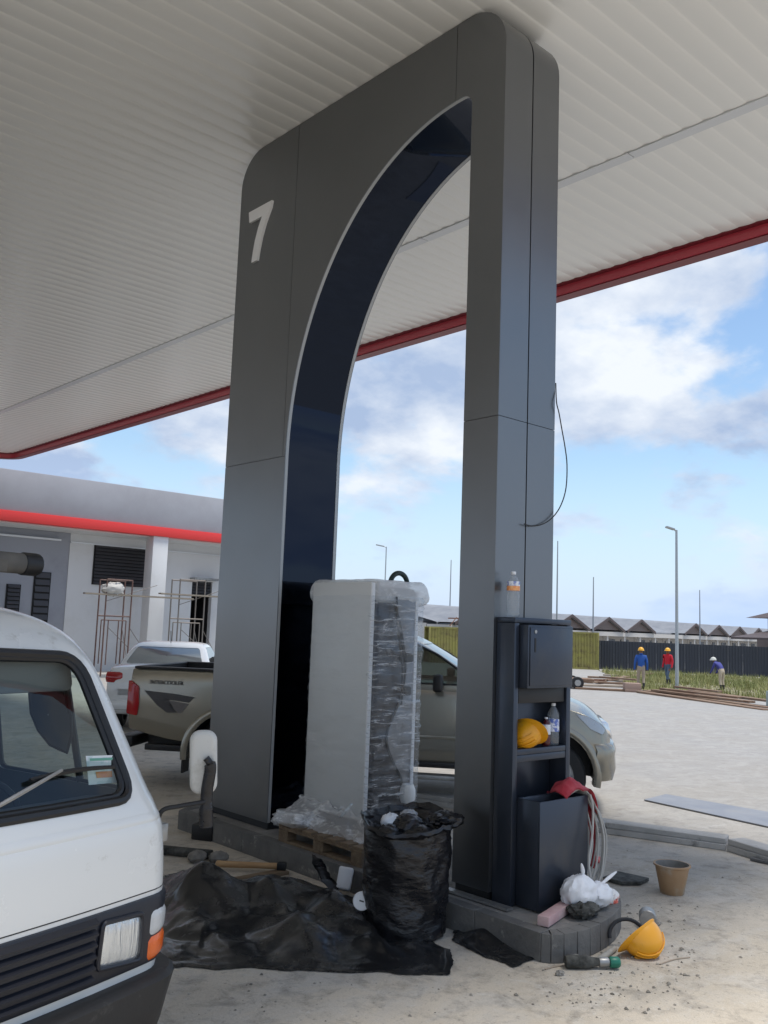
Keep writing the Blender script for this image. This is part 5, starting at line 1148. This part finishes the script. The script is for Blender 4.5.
# roof rack with load
rk = empty('x', (0, 0, 0)); bpy.data.objects.remove(rk)
for yy in (1.15, 2.3):
    MB().beam((-.7, yy, 2.02), (.62, yy, 2.02), .035, .035).build('rack_bar', MT['black'], van)
    for s in (-.66, .58): MB().beam((s, yy, 1.80), (s*1.0, yy, 2.03), .03, .03).build('rack_foot', MT['black'], van)
van_m = Matrix.Translation(van_o) @ Matrix.Rotation(math.atan2(VX.y, VX.x), 4, 'Z')
e1 = van_at(46, 562, 1.18); 
o = MB().lathe([(.046, 0), (.050, .004), (.050, 1.3)], 16, axis=0).build('pipe_roll', mat('dark_pipe_roll', (.09, .085, .075), .8, col2=(.15, .135, .115), scale=5, dirt=(.05, .045, .04), dscale=7), smooth=True); o.matrix_world = van_m @ Matrix.Translation((e1.x-1.36, 1.18, 2.095)); tag(o, 'dark grey roll lying across the van roof rack', 'pipe roll')
MB().lathe([(.053, 1.22), (.056, 1.225), (.056, 1.30), (.052, 1.312)], 16, axis=0).build('end_cap', MT['black'], o, smooth=True)
o = MB().box(0, 1.3, -.05, .05, 0, .058).build('timber_beam', mat('grey_timber', (.11, .10, .085), .85, col2=(.17, .15, .125), scale=3, stretch=(1, 5, 5)), bevel=.004); o.matrix_world = van_m @ Matrix.Translation((e1.x-1.66, 1.02, 2.038)); tag(o, 'grey timber beam under the roll on the van roof rack', 'timber')
for (sx, yy) in ((-.74, .95), (.74, .95), (-.74, 3.25), (.74, 3.25)):
    wv = MB().lathe([(.24, -.08), (.30, -.07), (.31, 0), (.30, .07), (.24, .08)], 24, (sx, yy, .31), axis=0).build('tyre', MT['rubber'], van, smooth=True); MB().lathe([(.19, -.085), (.19, .085)], 20, (sx, yy, .31), axis=0).build('rim', MT['steel_rim'], wv)
# ------------------------------------------------------------------ car bodies by lofting half sections
def loft_body(stations, n=4, k=3):
    P = [np.array(s[1], float) for s in stations]; X = [s[0] for s in stations]
    P = crs(np.array([np.column_stack([np.full(len(p), x), p]) for x, p in zip(X, P)]), n)
    rows = []
    for r_ in P:
        h = crs(r_, k); full = [tuple(q) for q in h]+[(q[0], -q[1], q[2]) for q in h[::-1][1:-1]]
        rows.append(full)
    return MB().rings(rows)
def wheel(parent, x, y, r, wd, name='tyre'):
    t = MB().lathe([(r*.66, -wd/2), (r*.93, -wd/2), (r, -wd*.36), (r, wd*.36), (r*.93, wd/2), (r*.66, wd/2)], 30, (x, y, r), axis=1, capb=False, capt=False).build(name, MT['rubber'], parent, smooth=True)
    s = -1 if y < 0 else 1
    MB().lathe([(r*.67, s*wd*.42), (r*.60, s*wd*.36), (r*.56, s*wd*.15), (r*.2, s*wd*.18), (.001, s*wd*.2)], 30, (x, y, r), axis=1).build('rim', MT['steel_rim'], t, smooth=True)
    for i in range(6):
        a = i*math.pi/3; MB().beam((x, y+s*wd*.28, r), (x+r*.62*math.cos(a), y+s*wd*.38, r+r*.62*math.sin(a)), .07, .03, (0, 1, 0)).build('spoke', MT['steel_rim'], t, bevel=.006, seg=1)
    return t
# ---- pickup
MT['champ'] = mat('champagne_metallic', (.30, .28, .23), .24, .65, coat=.6, rvar=.03, scale=8, dirt=(.30, .27, .22), dscale=2, dlo=.55, dhi=.9)
MT['decal'] = mat('charcoal_decal', (.055, .05, .05), .4); MT['decal2'] = mat('grey_decal', (.15, .135, .125), .4)
HD = Vector((.6396, -.7687, 0)).normalized(); HN = Vector((-HD.y, HD.x, 0)); hrear = Vector((4.954, 9.66, 0))
pk = empty('pickup_truck', hrear+HN*.88, math.atan2(HD.y, HD.x), 'champagne pickup truck parked across behind the arch', 'pickup truck')
def hsec(zb, w_, zt, crown=.03, ww=None): return [(0, zb), (w_*.86, zb), (w_*.985, zb+.10), (w_, zb+.25), (w_, (zb+zt)/2+.06), (w_*.985, zt-.14), (w_*.955, zt-.03), (w_*.90, zt), (w_*.5, zt+crown*.7), (0, zt+crown)]
HS = [(0.0, hsec(.62, .83, 1.27, 0)), (.05, hsec(.60, .868, 1.30, 0)), (.6, hsec(.50, .88, 1.305, 0)), (1.5, hsec(.44, .885, 1.295, 0)), (1.8, hsec(.42, .885, 1.265, 0)), (2.6, hsec(.40, .885, 1.255, 0)), (3.5, hsec(.40, .885, 1.235, .02)), (3.9, hsec(.40, .885, 1.21, .05)), (4.3, hsec(.40, .885, 1.165, .07)), (4.7, hsec(.40, .888, 1.105, .08)), (4.95, hsec(.38, .885, 1.05, .08)), (5.10, hsec(.36, .875, .985, .07)), (5.21, hsec(.36, .84, .91, .04)), (5.28, hsec(.38, .74, .78, .01))]
HAX, RAX = 4.65, 1.16
hb = loft_body(HS).mesh('h', [MT['champ'], MT['black']])
def dark_cut(me): me.polygons.foreach_set('material_index', [1]*len(me.polygons)); return me
def cyl_cut(x, y0, y1, r, z): return dark_cut(MB().lathe([(r, y0), (r, y1)], 32, (x, 0, z), axis=1).mesh('c', [MT['champ'], MT['black']]))
cuts = [dark_cut(MB().box(.07, 1.58, -.73, .73, .78, 2).mesh('c', [MT['champ'], MT['black']]))]
for x in (HAX, RAX): cuts += [cyl_cut(x, -1.2, -.52, .45, .40), cyl_cut(x, .52, 1.2, .45, .40)]
hb = boolean(hb, cuts); link('body', shade(hb, 30), pk)
from mathutils.bvhtree import BVHTree
bvh = BVHTree.FromPolygons([v.co.copy() for v in hb.vertices], [tuple(p.vertices) for p in hb.polygons])
# fender flares
for x in (HAX, RAX):
    for s in (-1, 1):
        ro = []
        for (rr, yy) in ((.452, .70), (.455, .893), (.47, .900), (.51, .898), (.53, .884)):
            ro.append([(x+rr*math.cos(R(a)), s*yy, .40+rr*math.sin(R(a))) for a in range(-12, 193, 8)])
        MB().grid(ro).build('fender_flare', MT['champ'], pk, smooth=True)
# cab: horizontal rings
CB = [(1.18, 1.66, 4.08, .845), (1.26, 1.66, 4.0, .845), (1.40, 1.70, 3.80, .80), (1.56, 1.75, 3.54, .75), (1.70, 1.81, 3.28, .70), (1.775, 1.88, 3.10, .655), (1.82, 2.0, 2.9, .58), (1.845, 2.15, 2.65, .45)]
def cab_ring(z, xr, xf, hw, ins):
    xr += ins; xf -= ins; hw -= ins; ring = []
    for p in dense(rrect((xr+xf)/2, 0, xf-xr, 2*hw, min(.12, hw*.4), 5), .25):
        x, y = p; x = x-.06*(y/hw)**2 if x > (xr+xf)/2+.3 else x; ring.append((x, y, z))
    return ring
def cab_solid(ins, zlo, zhi, mi, tab, m1, m2, ringf=cab_ring):
    T_ = [t for t in crs([list(t) for t in tab], 4) if zlo <= t[0] <= zhi]; N_ = 72; rows = []
    for t in T_:
        r_ = ringf(*t, ins); L_ = [0]
        for i in range(len(r_)): L_.append(L_[-1]+(Vector(r_[i])-Vector(r_[(i+1) % len(r_)])).length)
        rr = r_+[r_[0]]; rows.append([tuple(np.array([np.interp(L_[-1]*j/N_, L_, [q[c] for q in rr]) for c in range(3)])) for j in range(N_)])
    me = MB().rings(rows).mesh('cab', [m1, m2]); me.polygons.foreach_set('material_index', [mi]*len(me.polygons)); return me
wz0, wz1 = 1.27, 1.70
fw = poly_round([(2.72, wz0), (3.82, wz0), (3.72, 1.40), (3.44, 1.58), (3.20, 1.685), (2.76, wz1)], .03)
rwn = poly_round([(1.84, wz0), (2.62, wz0), (2.66, wz1), (2.02, 1.69)], .04)
wsc = poly_round([(-.72, 1.24), (.72, 1.24), (.60, 1.69), (-.60, 1.69)], .06)
cm = boolean(cab_solid(0, 1.17, 3, 0, CB, MT['champ'], MT['liner']), [cab_solid(.03, 1.0, 1.79, 1, CB, MT['champ'], MT['liner'])]+[MB().prism(q, 1, -1.5, 1.5).mesh('c', [MT['champ'], MT['liner']]) for q in (fw, rwn)]+[MB().prism(wsc, 0, 2.9, 4.6).mesh('c', [MT['champ'], MT['liner']])])
link('cab', shade(cm, 30), pk)
def cab_hw(z, tab=CB): return float(np.interp(z, [t[0] for t in tab], [t[3] for t in tab]))
for s in (-1, 1):
    for q in (fw, rwn):
        d = dense(q, .08); cy, cz = sum(p[0] for p in d)/len(d), sum(p[1] for p in d)/len(d)
        MB().grid([[(cy+(p[0]-cy)*t, s*(cab_hw(cz+(p[1]-cz)*t)-.012), cz+(p[1]-cz)*t) for p in d] for t in (1.01, .5, .02)], True).build('door_window', MT['tint'], pk, smooth=True)
        MB().tube([(p[0], s*(cab_hw(p[1])-.006), p[1]) for p in d], .013, 6, closed=True).build('window_seal', MT['black'], pk, smooth=True)
def cab_front(z, y): return float(np.interp(z, [t[0] for t in CB], [t[2] for t in CB]))-.06*(y/cab_hw(z))**2
d = dense(wsc, .08); MB().grid([[(cab_front(1.46+(p[1]-1.46)*t, p[0]*t)-.01, p[0]*t, 1.46+(p[1]-1.46)*t) for p in d] for t in (1.01, .75, .5, .25, .02)], True).build('windscreen', MT['tint'], pk, smooth=True)
for (sx, sy) in ((2.7, -.38), (2.7, .38), (1.95, 0)):
    MB().box(sx-.1, sx+.08, sy-.23, sy+.23, .8, 1.52).build('seat', sm, pk, bevel=.05, seg=3)
MB().box(3.3, 3.75, -.74, .74, .9, 1.24).build('dashboard', MT['liner'], pk, bevel=.04)
def HP(name, mb, m, **kw): return mb.build(name, m, pk, **kw)
for s in (-1, 1):
    # shut lines, handles, step, lamps, mirror
    for x in (1.72, 2.78, 3.86): HP('shut_line', MB().beam((x, s*.8855, .50), (x-.02, s*.872, 1.235), .006, .01), MT['black'])
    for x in (1.98, 2.98): HP('door_handle', MB().beam((x-.10, s*.895, 1.085), (x+.10, s*.895, 1.095), .035, .035), MT['chrome'], bevel=.01)
    HP('side_step', MB().box(1.95, 3.75, min(s*.80, s*.97), max(s*.80, s*.97), .285, .335), MT['galv'], bevel=.015)
    HP('sill_trim', MB().box(1.80, 3.88, min(s*.875, s*.897), max(s*.875, s*.897), .40, .46), MT['black'], bevel=.01)
    HP('door_moulding', MB().box(1.82, 3.80, min(s*.884, s*.900), max(s*.884, s*.900), .70, .735), MT['champ'], bevel=.006)
    tl_ = HP('tail_lamp', MB().prism(poly_round([(-.022, .80), (.10, .78), (.115, .92), (.10, 1.10), (-.015, 1.17)], .02), 1, min(s*.74, s*.892), max(s*.74, s*.892)), MT['redlens'], bevel=.012)
    HP('mirror', MB().box(3.42, 3.52, min(s*.93, s*1.10), max(s*.93, s*1.10), 1.20, 1.38), MT['black'], bevel=.03, seg=3)
    HP('bed_rail', MB().box(.03, 1.60, min(s*.735, s*.868), max(s*.735, s*.868), 1.298, 1.325), MT['black'], bevel=.01)
    hlp = dense(poly_round([(4.90, 1.035), (5.04, 1.005), (5.17, .935), (5.22, .87), (5.19, .825), (5.06, .88)], .02), .03); hcx, hcz = 5.10, .93
    def hl_rows(ofs):
        rows = []
        for t in (1.0, .97, .75, .5, .25, .03):
            row = []
            for p in hlp:
                x, z = hcx+(p[0]-hcx)*t, hcz+(p[1]-hcz)*t; hit = bvh.ray_cast(Vector((x, s*2, z)), Vector((0, -s, 0)))[0]
                y = abs(hit.y) if hit else .7; row.append((x+ofs*.6*(0 if t == 1 else 1), s*(y+(ofs if t < 1 else -.01)), z))
            rows.append(row)
        return rows
    hlo = HP('headlamp', MB().grid(hl_rows(.006), True), MT['reflector'], smooth=True)
    MB().grid(hl_rows(.022), True).build('headlamp_lens', MT['lens'], hlo, smooth=True)
    HP('bumper_seam', MB().tube([(4.70, s*.886, .76), (4.85, s*.885, .80), (5.0, s*.868, .845)], .004, 5), MT['black'])
    HP('fog_lamp', MB().lathe([(.05, 0), (.055, .02), (.04, .03), (.001, .032)], 16, (5.27, s*.70, .55), axis=0), MT['reflector'], smooth=True)
    HP('mud_flap', MB().box(RAX-.52, RAX-.50, s*.75-.1, s*.75+.1, .18, .5), MT['black'])
# front bumper bulge, grille, rear bumper, tailgate rail
fb = []
for (dx, z, k) in ((-.02, .34, .92), (.03, .36, .97), (.055, .46, 1.0), (.045, .60, 1.0), (.055, .66, 1.0), (.03, .72, .99), (-.03, .75, .97)):
    fb.append([(x+dx, y*k, z) for (x, y) in ((5.08, -.893), (5.13, -.886), (5.20, -.86), (5.27, -.77), (5.31, -.5), (5.33, 0), (5.31, .5), (5.27, .77), (5.20, .86), (5.13, .886), (5.08, .893))])
HP('front_bumper', MB().grid(fb), MT['champ'], smooth=True)
HP('grille', MB().prism([(5.20, .76), (5.33, .76), (5.28, .92), (5.18, .94)], 1, -.5, .5), MT['chrome'], bevel=.02)
HP('rear_bumper', MB().box(-.14, .04, -.82, .82, .42, .55), MT['black'], bevel=.03)
HP('tailgate_rail', MB().box(-.01, .075, -.73, .73, 1.295, 1.322), MT['black'], bevel=.01)
HP('tow_bar', MB().box(.18, .62, -.80, -.70, .40, .47), MT['black'], bevel=.01)
# hoist bar over the bed front
HP('sport_bar', MB().tube([(1.50, -.70, 1.30), (1.48, -.66, 1.40), (1.48, .66, 1.40), (1.50, .70, 1.30)], .035, 10), MT['black'], smooth=True)
def bed_y(z): return float(np.interp(z, [.50, .60, .75, .95, 1.13, 1.24], [-.76, -.868, -.8815, -.8825, -.874, -.850]))-.0045
def decal(poly, m, nm='decal'):
    d = dense(poly, .05); cx2, cz2 = sum(p[0] for p in d)/len(d), sum(p[1] for p in d)/len(d)
    return MB().grid([[(cx2+(p[0]-cx2)*t, bed_y(cz2+(p[1]-cz2)*t)-.002, cz2+(p[1]-cz2)*t) for p in d] for t in (1, .6, .3, .02)], True).build(nm, m, pk)
decal([(.17, 1.06), (.50, 1.04), (.76, 1.01), (.70, .95), (.40, .985), (.56, .83), (.45, .83), (.34, .90)], MT['decal'])
decal([(.46, .965), (.70, .935), (.62, .83), (.58, .83), (.50, .90)], MT['decal2'])
tx = text('decal_lettering', 'INTERCOOLER', .062, MT['decal'], pk, (.42, -.880, 1.155), (R(90), 0, 0), .003); tx.scale = (.95, 1, 1)
for (x, y) in ((HAX, -.78), (HAX, .78), (RAX, -.78), (RAX, .78)): wheel(pk, x, y, .375, .24)
HP('chassis', MB().box(.1, 5.0, -.5, .5, .38, .56), MT['black'])
# ---- white saloon beyond
MT['carwhite'] = mat('white_car_paint', (.72, .73, .73), .22, coat=.6)
sr = DP(158, 660, 15.2); hdg = math.radians(90-(math.degrees(YAW)-13.9)-9)
sc = empty('white_saloon', (sr.x, sr.y, 0), hdg, 'white saloon car parked beyond the pickup, seen from behind', 'car')
def ssec(zb, w_, zt, cr=.03): return [(0, zb), (w_*.88, zb), (w_*.98, zb+.1), (w_, zb+.3), (w_*.99, zt-.2), (w_*.95, zt-.06), (w_*.86, zt), (w_*.45, zt+cr), (0, zt+cr)]
SS = [(0, ssec(.40, .62, .80)), (.06, ssec(.32, .76, .95)), (.2, ssec(.28, .84, 1.04)), (.7, ssec(.24, .865, 1.07)), (1.6, ssec(.22, .87, 1.0)), (3.0, ssec(.22, .87, .98)), (3.7, ssec(.24, .86, .94)), (4.2, ssec(.28, .80, .82)), (4.45, ssec(.34, .60, .64))]
sb_ = loft_body(SS).mesh('s', [MT['carwhite'], MT['black']])
sb_ = boolean(sb_, [MB().lathe([(.35, y0), (.35, y1)], 28, (x, 0, .32), axis=1).mesh('c', [MT['carwhite'], MT['black']]) for x in (.95, 3.55) for (y0, y1) in ((-1.2, -.6), (.6, 1.2))])
link('body', shade(sb_, 30), sc)
SCB = [(.98, .62, 3.35, .80), (1.08, .72, 3.1, .77), (1.22, .93, 2.78, .71), (1.36, 1.2, 2.45, .645), (1.43, 1.42, 2.2, .58), (1.465, 1.65, 1.95, .44)]
sfw = poly_round([(.98, 1.08), (2.95, 1.03), (2.35, 1.37), (1.35, 1.38)], .04); srw = poly_round([(-.66, 1.09), (.66, 1.09), (.54, 1.37), (-.54, 1.37)], .05)
cm = boolean(cab_solid(0, .97, 3, 0, SCB, MT['carwhite'], MT['liner']), [cab_solid(.03, .8, 1.43, 1, SCB, MT['carwhite'], MT['liner']), MB().prism(sfw, 1, -1.5, 1.5).mesh('c', [MT['carwhite'], MT['liner']]), MB().prism(srw, 0, .4, 1.5).mesh('c', [MT['carwhite'], MT['liner']])])
link('cab', shade(cm, 30), sc)
def sc_rear(z, y): return float(np.interp(z, [t[0] for t in SCB], [t[1] for t in SCB]))
d = dense(srw, .08); MB().grid([[(sc_rear(1.23+(p[1]-1.23)*t, 0)+.006, p[0]*t, 1.23+(p[1]-1.23)*t) for p in d] for t in (1.01, .7, .4, .02)], True).build('rear_window', mat('bright_rear_glass', (.16, .19, .2), .06, 0, spec=1.0, coat=1.0), sc, smooth=True)
for s in (-1, 1):
    d = dense(sfw, .08); cy, cz = 1.9, 1.2
    MB().grid([[(cy+(p[0]-cy)*t, s*(cab_hw(cz+(p[1]-cz)*t, SCB)-.008), cz+(p[1]-cz)*t) for p in d] for t in (1.01, .5, .02)], True).build('side_window', MT['tint'], sc, smooth=True)
    sp_ = MB(); sp_.grid([[(x, s*y, z) for (x, y) in q] for (z, q) in ((.80, [(.05, .60), (.03, .72), (.12, .835), (.30, .868)]), (.86, [(.02, .56), (.01, .73), (.09, .845), (.34, .875)]), (.93, [(.03, .56), (.02, .735), (.10, .84), (.38, .868)]), (.97, [(.07, .58), (.07, .73), (.14, .83), (.40, .86)]))]).build('tail_lamp', MT['redlens'], sc, smooth=True)
MB().tube([(1.42, .0, 1.44), (1.32, 0, 1.66)], .006, 5).build('aerial', MT['black'], sc)
MB().box(-.03, .12, -.72, .72, .36, .52).build('rear_bumper', MT['carwhite'], sc, bevel=.04)
MB().box(-.012, .0, -.26, .26, .60, .71).build('number_plate', MT['black'], sc)
for (x, y) in ((.95, -.74), (.95, .74), (3.55, -.74), (3.55, .74)): wheel(sc, x, y, .31, .2)
# ------------------------------------------------------------------ workers in the field
skin = mat('skin', (.16, .085, .05), .6)
def worker(loc, rz, shirt, trousers, pose, hatm, label, s=1.0, hat=True):
    J = {'pel': (0, 0, .90), 'ab': (0, 0, 1.05), 'ch': (0, 0, 1.28), 'nk': (0, 0, 1.43), 'hd': (0.02, 0, 1.55), 'ht': (.02, 0, 1.64),
         'lh': (0, .09, .86), 'lk': (.03, .10, .48), 'la': (-.02, .11, .09), 'lt': (.13, .12, .04), 'rh': (0, -.09, .86), 'rk': (.03, -.10, .48), 'ra': (-.02, -.11, .09), 'rt': (.13, -.12, .04),
         'ls': (0, .18, 1.36), 'le': (-.02, .24, 1.10), 'lw': (.05, .25, .88), 'lf': (.08, .24, .78), 'rs': (0, -.18, 1.36), 're': (-.02, -.24, 1.10), 'rw': (.05, -.25, .88), 'rf': (.08, -.24, .78)}
    J.update(pose); names = list(J); rad = dict(pel=.135, ab=.125, ch=.15, nk=.06, hd=.088, ht=.07, lh=.095, lk=.065, la=.05, lt=.045, rh=.095, rk=.065, ra=.05, rt=.045, ls=.075, le=.052, lw=.042, lf=.04, rs=.075, re=.052, rw=.042, rf=.04)
    E_ = [('pel', 'ab'), ('ab', 'ch'), ('ch', 'nk'), ('nk', 'hd'), ('hd', 'ht'), ('pel', 'lh'), ('lh', 'lk'), ('lk', 'la'), ('la', 'lt'), ('pel', 'rh'), ('rh', 'rk'), ('rk', 'ra'), ('ra', 'rt'), ('ch', 'ls'), ('ls', 'le'), ('le', 'lw'), ('lw', 'lf'), ('ch', 'rs'), ('rs', 're'), ('re', 'rw'), ('rw', 'rf')]
    me = bpy.data.meshes.new('p'); me.from_pydata([J[n] for n in names], [(names.index(a), names.index(b)) for a, b in E_], [])
    o = bpy.data.objects.new('p', me); C.objects.link(o); o.modifiers.new('s', 'SKIN'); 
    for i, n in enumerate(names): me.skin_vertices[0].data[i].radius = (rad[n], rad[n]); me.skin_vertices[0].data[i].use_root = (n == 'pel')
    sub = o.modifiers.new('u', 'SUBSURF'); sub.levels = 2; sub.render_levels = 2
    dg = bpy.context.evaluated_depsgraph_get(); dg.update(); bm_ = bpy.data.meshes.new_from_object(o.evaluated_get(dg), depsgraph=dg); bpy.data.objects.remove(o)
    bm_.materials.clear(); boots = MT['rubber']
    for m in (shirt, trousers, skin, boots): bm_.materials.append(m)
    grp = {**{n: 0 for n in ('ab', 'ch', 'ls', 'le', 'rs', 're', 'lw', 'rw', 'nk')}, **{n: 1 for n in ('pel', 'lh', 'rh', 'lk', 'rk')}, **{n: 2 for n in ('hd', 'ht', 'lf', 'rf')}, **{n: 3 for n in ('la', 'ra', 'lt', 'rt')}}
    for p in bm_.polygons:
        c = Vector(p.center); n = min(names, key=lambda q: (c-Vector(J[q])).length/ (rad[q]+.12)); p.material_index = grp[n]; p.use_smooth = True
    r = empty('person', loc, rz, label, 'person', 'site workers'); r.scale = (s, s, s); link('body', bm_, r)
    hd = Vector(J['ht'])
    if hat:
        rows = [[(hd.x+.145*math.cos(R(a))*math.cos(2*math.pi*j/16), hd.y+.125*math.cos(R(a))*math.sin(2*math.pi*j/16), hd.z-.03+.14*math.sin(R(a))) for j in range(16)] for a in (0, 25, 50, 70, 88)]
        rim = [(hd.x+.03+.175*math.cos(2*math.pi*j/16), hd.y+.14*math.sin(2*math.pi*j/16), hd.z-.04) for j in range(16)]
        MB().rings([rim]+rows).build('hard_hat_shell', hatm, r, smooth=True)
    return r
blue = mat('blue_shirt', (.02, .09, .34), .8); redsh = mat('red_shirt', (.55, .012, .03), .8); indigo = mat('indigo_jacket', (.05, .055, .24), .8)
khaki = mat('khaki_trousers', (.36, .29, .22), .85); jeans = mat('blue_grey_jeans', (.08, .12, .18), .85); beige = mat('beige_trousers', (.5, .42, .32), .85)
yh = mat('worker_yellow_hat', (.82, .42, .03), .4); wh_ = mat('pale_cap', (.6, .6, .55), .7)
va_ = math.atan2(_F[1], _F[0])
worker(G(641, 690), va_-.2, blue, khaki, {'lk': (.06, .10, .48), 'la': (.08, .10, .10), 'lt': (.22, .11, .05), 'rk': (-.02, -.10, .47), 'ra': (-.14, -.10, .12), 'rt': (-.02, -.11, .05)}, yh, 'person in blue shirt and yellow hard hat walking away by the plank heap', .98)
worker(G(668, 685.5), va_+2.2, redsh, jeans, {'lk': (.16, .09, .50), 'la': (.20, .09, .11), 'lt': (.34, .09, .06), 'rk': (-.02, -.09, .47), 'ra': (-.30, -.09, .16), 'rt': (-.20, -.09, .06)}, yh, 'person in red shirt and yellow hard hat striding beside the lamp post', 1.0)
worker(G(722, 691), va_+.6, indigo, beige, {'ab': (.06, 0, 1.03), 'ch': (.22, 0, 1.18), 'nk': (.32, 0, 1.26), 'hd': (.40, 0, 1.32), 'ht': (.44, 0, 1.40), 'ls': (.24, .18, 1.22), 'rs': (.24, -.18, 1.22), 'le': (.30, .24, 1.0), 're': (.30, -.24, 1.0), 'lw': (.42, .22, .82), 'rw': (.42, -.22, .82), 'lf': (.48, .20, .74), 'rf': (.48, -.20, .74)}, wh_, 'person in indigo jacket stooping in the grass before the hoarding', .95)
# ------------------------------------------------------------------ rubble and offcuts at the island end
rs = random.Random(33)
rub = [('broken_mortar_lump', (575, 962), .035, 'mortar lump before the middle of the rounded island end'), ('broken_mortar_lump', (655, 925), .03, 'mortar lump on the ground right of the can'), ('broken_mortar_lump', (560, 975), .022, 'small mortar lump in front of the power tool'), ('broken_mortar_lump', (200, 838), .05, 'mortar lump at the foot of the far island end')]
for i, (nm, p, r_, lb) in enumerate(rub):
    o = crumple((0, 0, 0), r_*1.3, r_, r_*.7, 5.5+i, .6, 9).build(nm, MT['mortar']); o.location = G(p[0], p[1], 0)+Vector((0, 0, r_*.45)); tag(o, lb, 'rubble', 'mortar lumps')
for i, (pa_, pb_, lb) in enumerate((((545, 970), (572, 966), 'thin dry twig on the concrete before the island corner'), ((660, 965), (690, 958), 'thin pale splinter on the concrete right of the hard hat'))):
    a, b = G(*pa_, 0), G(*pb_, 0); m = (a+b)/2
    o = MB().tube([tuple(q) for q in crs([tuple(a-m), tuple((b-a)*.05+Vector((.01, .015, .0))), tuple(b-m)], 5)], .004, 5).build('twig', MT['timber2'], smooth=True); o.location = m+Vector((0, 0, .004)); tag(o, lb, 'twig')
o = MB().lathe([(.034, -.30), (.036, -.295), (.036, .30), (.034, .30)], 14, axis=0).build('dark_pipe', MT['dark_cloth'], smooth=True); q = G(176, 856, 0); o.location = (q.x, q.y, .037); o.rotation_euler = (0, 0, R(-55)); tag(o, 'dark pipe on the ground beside the dusty gloves', 'pipe')
o = MB().box(-.12, .12, -.10, .10, 0, .13).build('black_toolbox', MT['black'], bevel=.012); q = G(208, 838, 0); o.location = q; o.rotation_euler = (0, 0, .5); tag(o, 'small black box at the far end of the island', 'box'); MB().box(-.10, .10, -.02, .02, .131, .16).build('handle', MT['black'], o, bevel=.006)
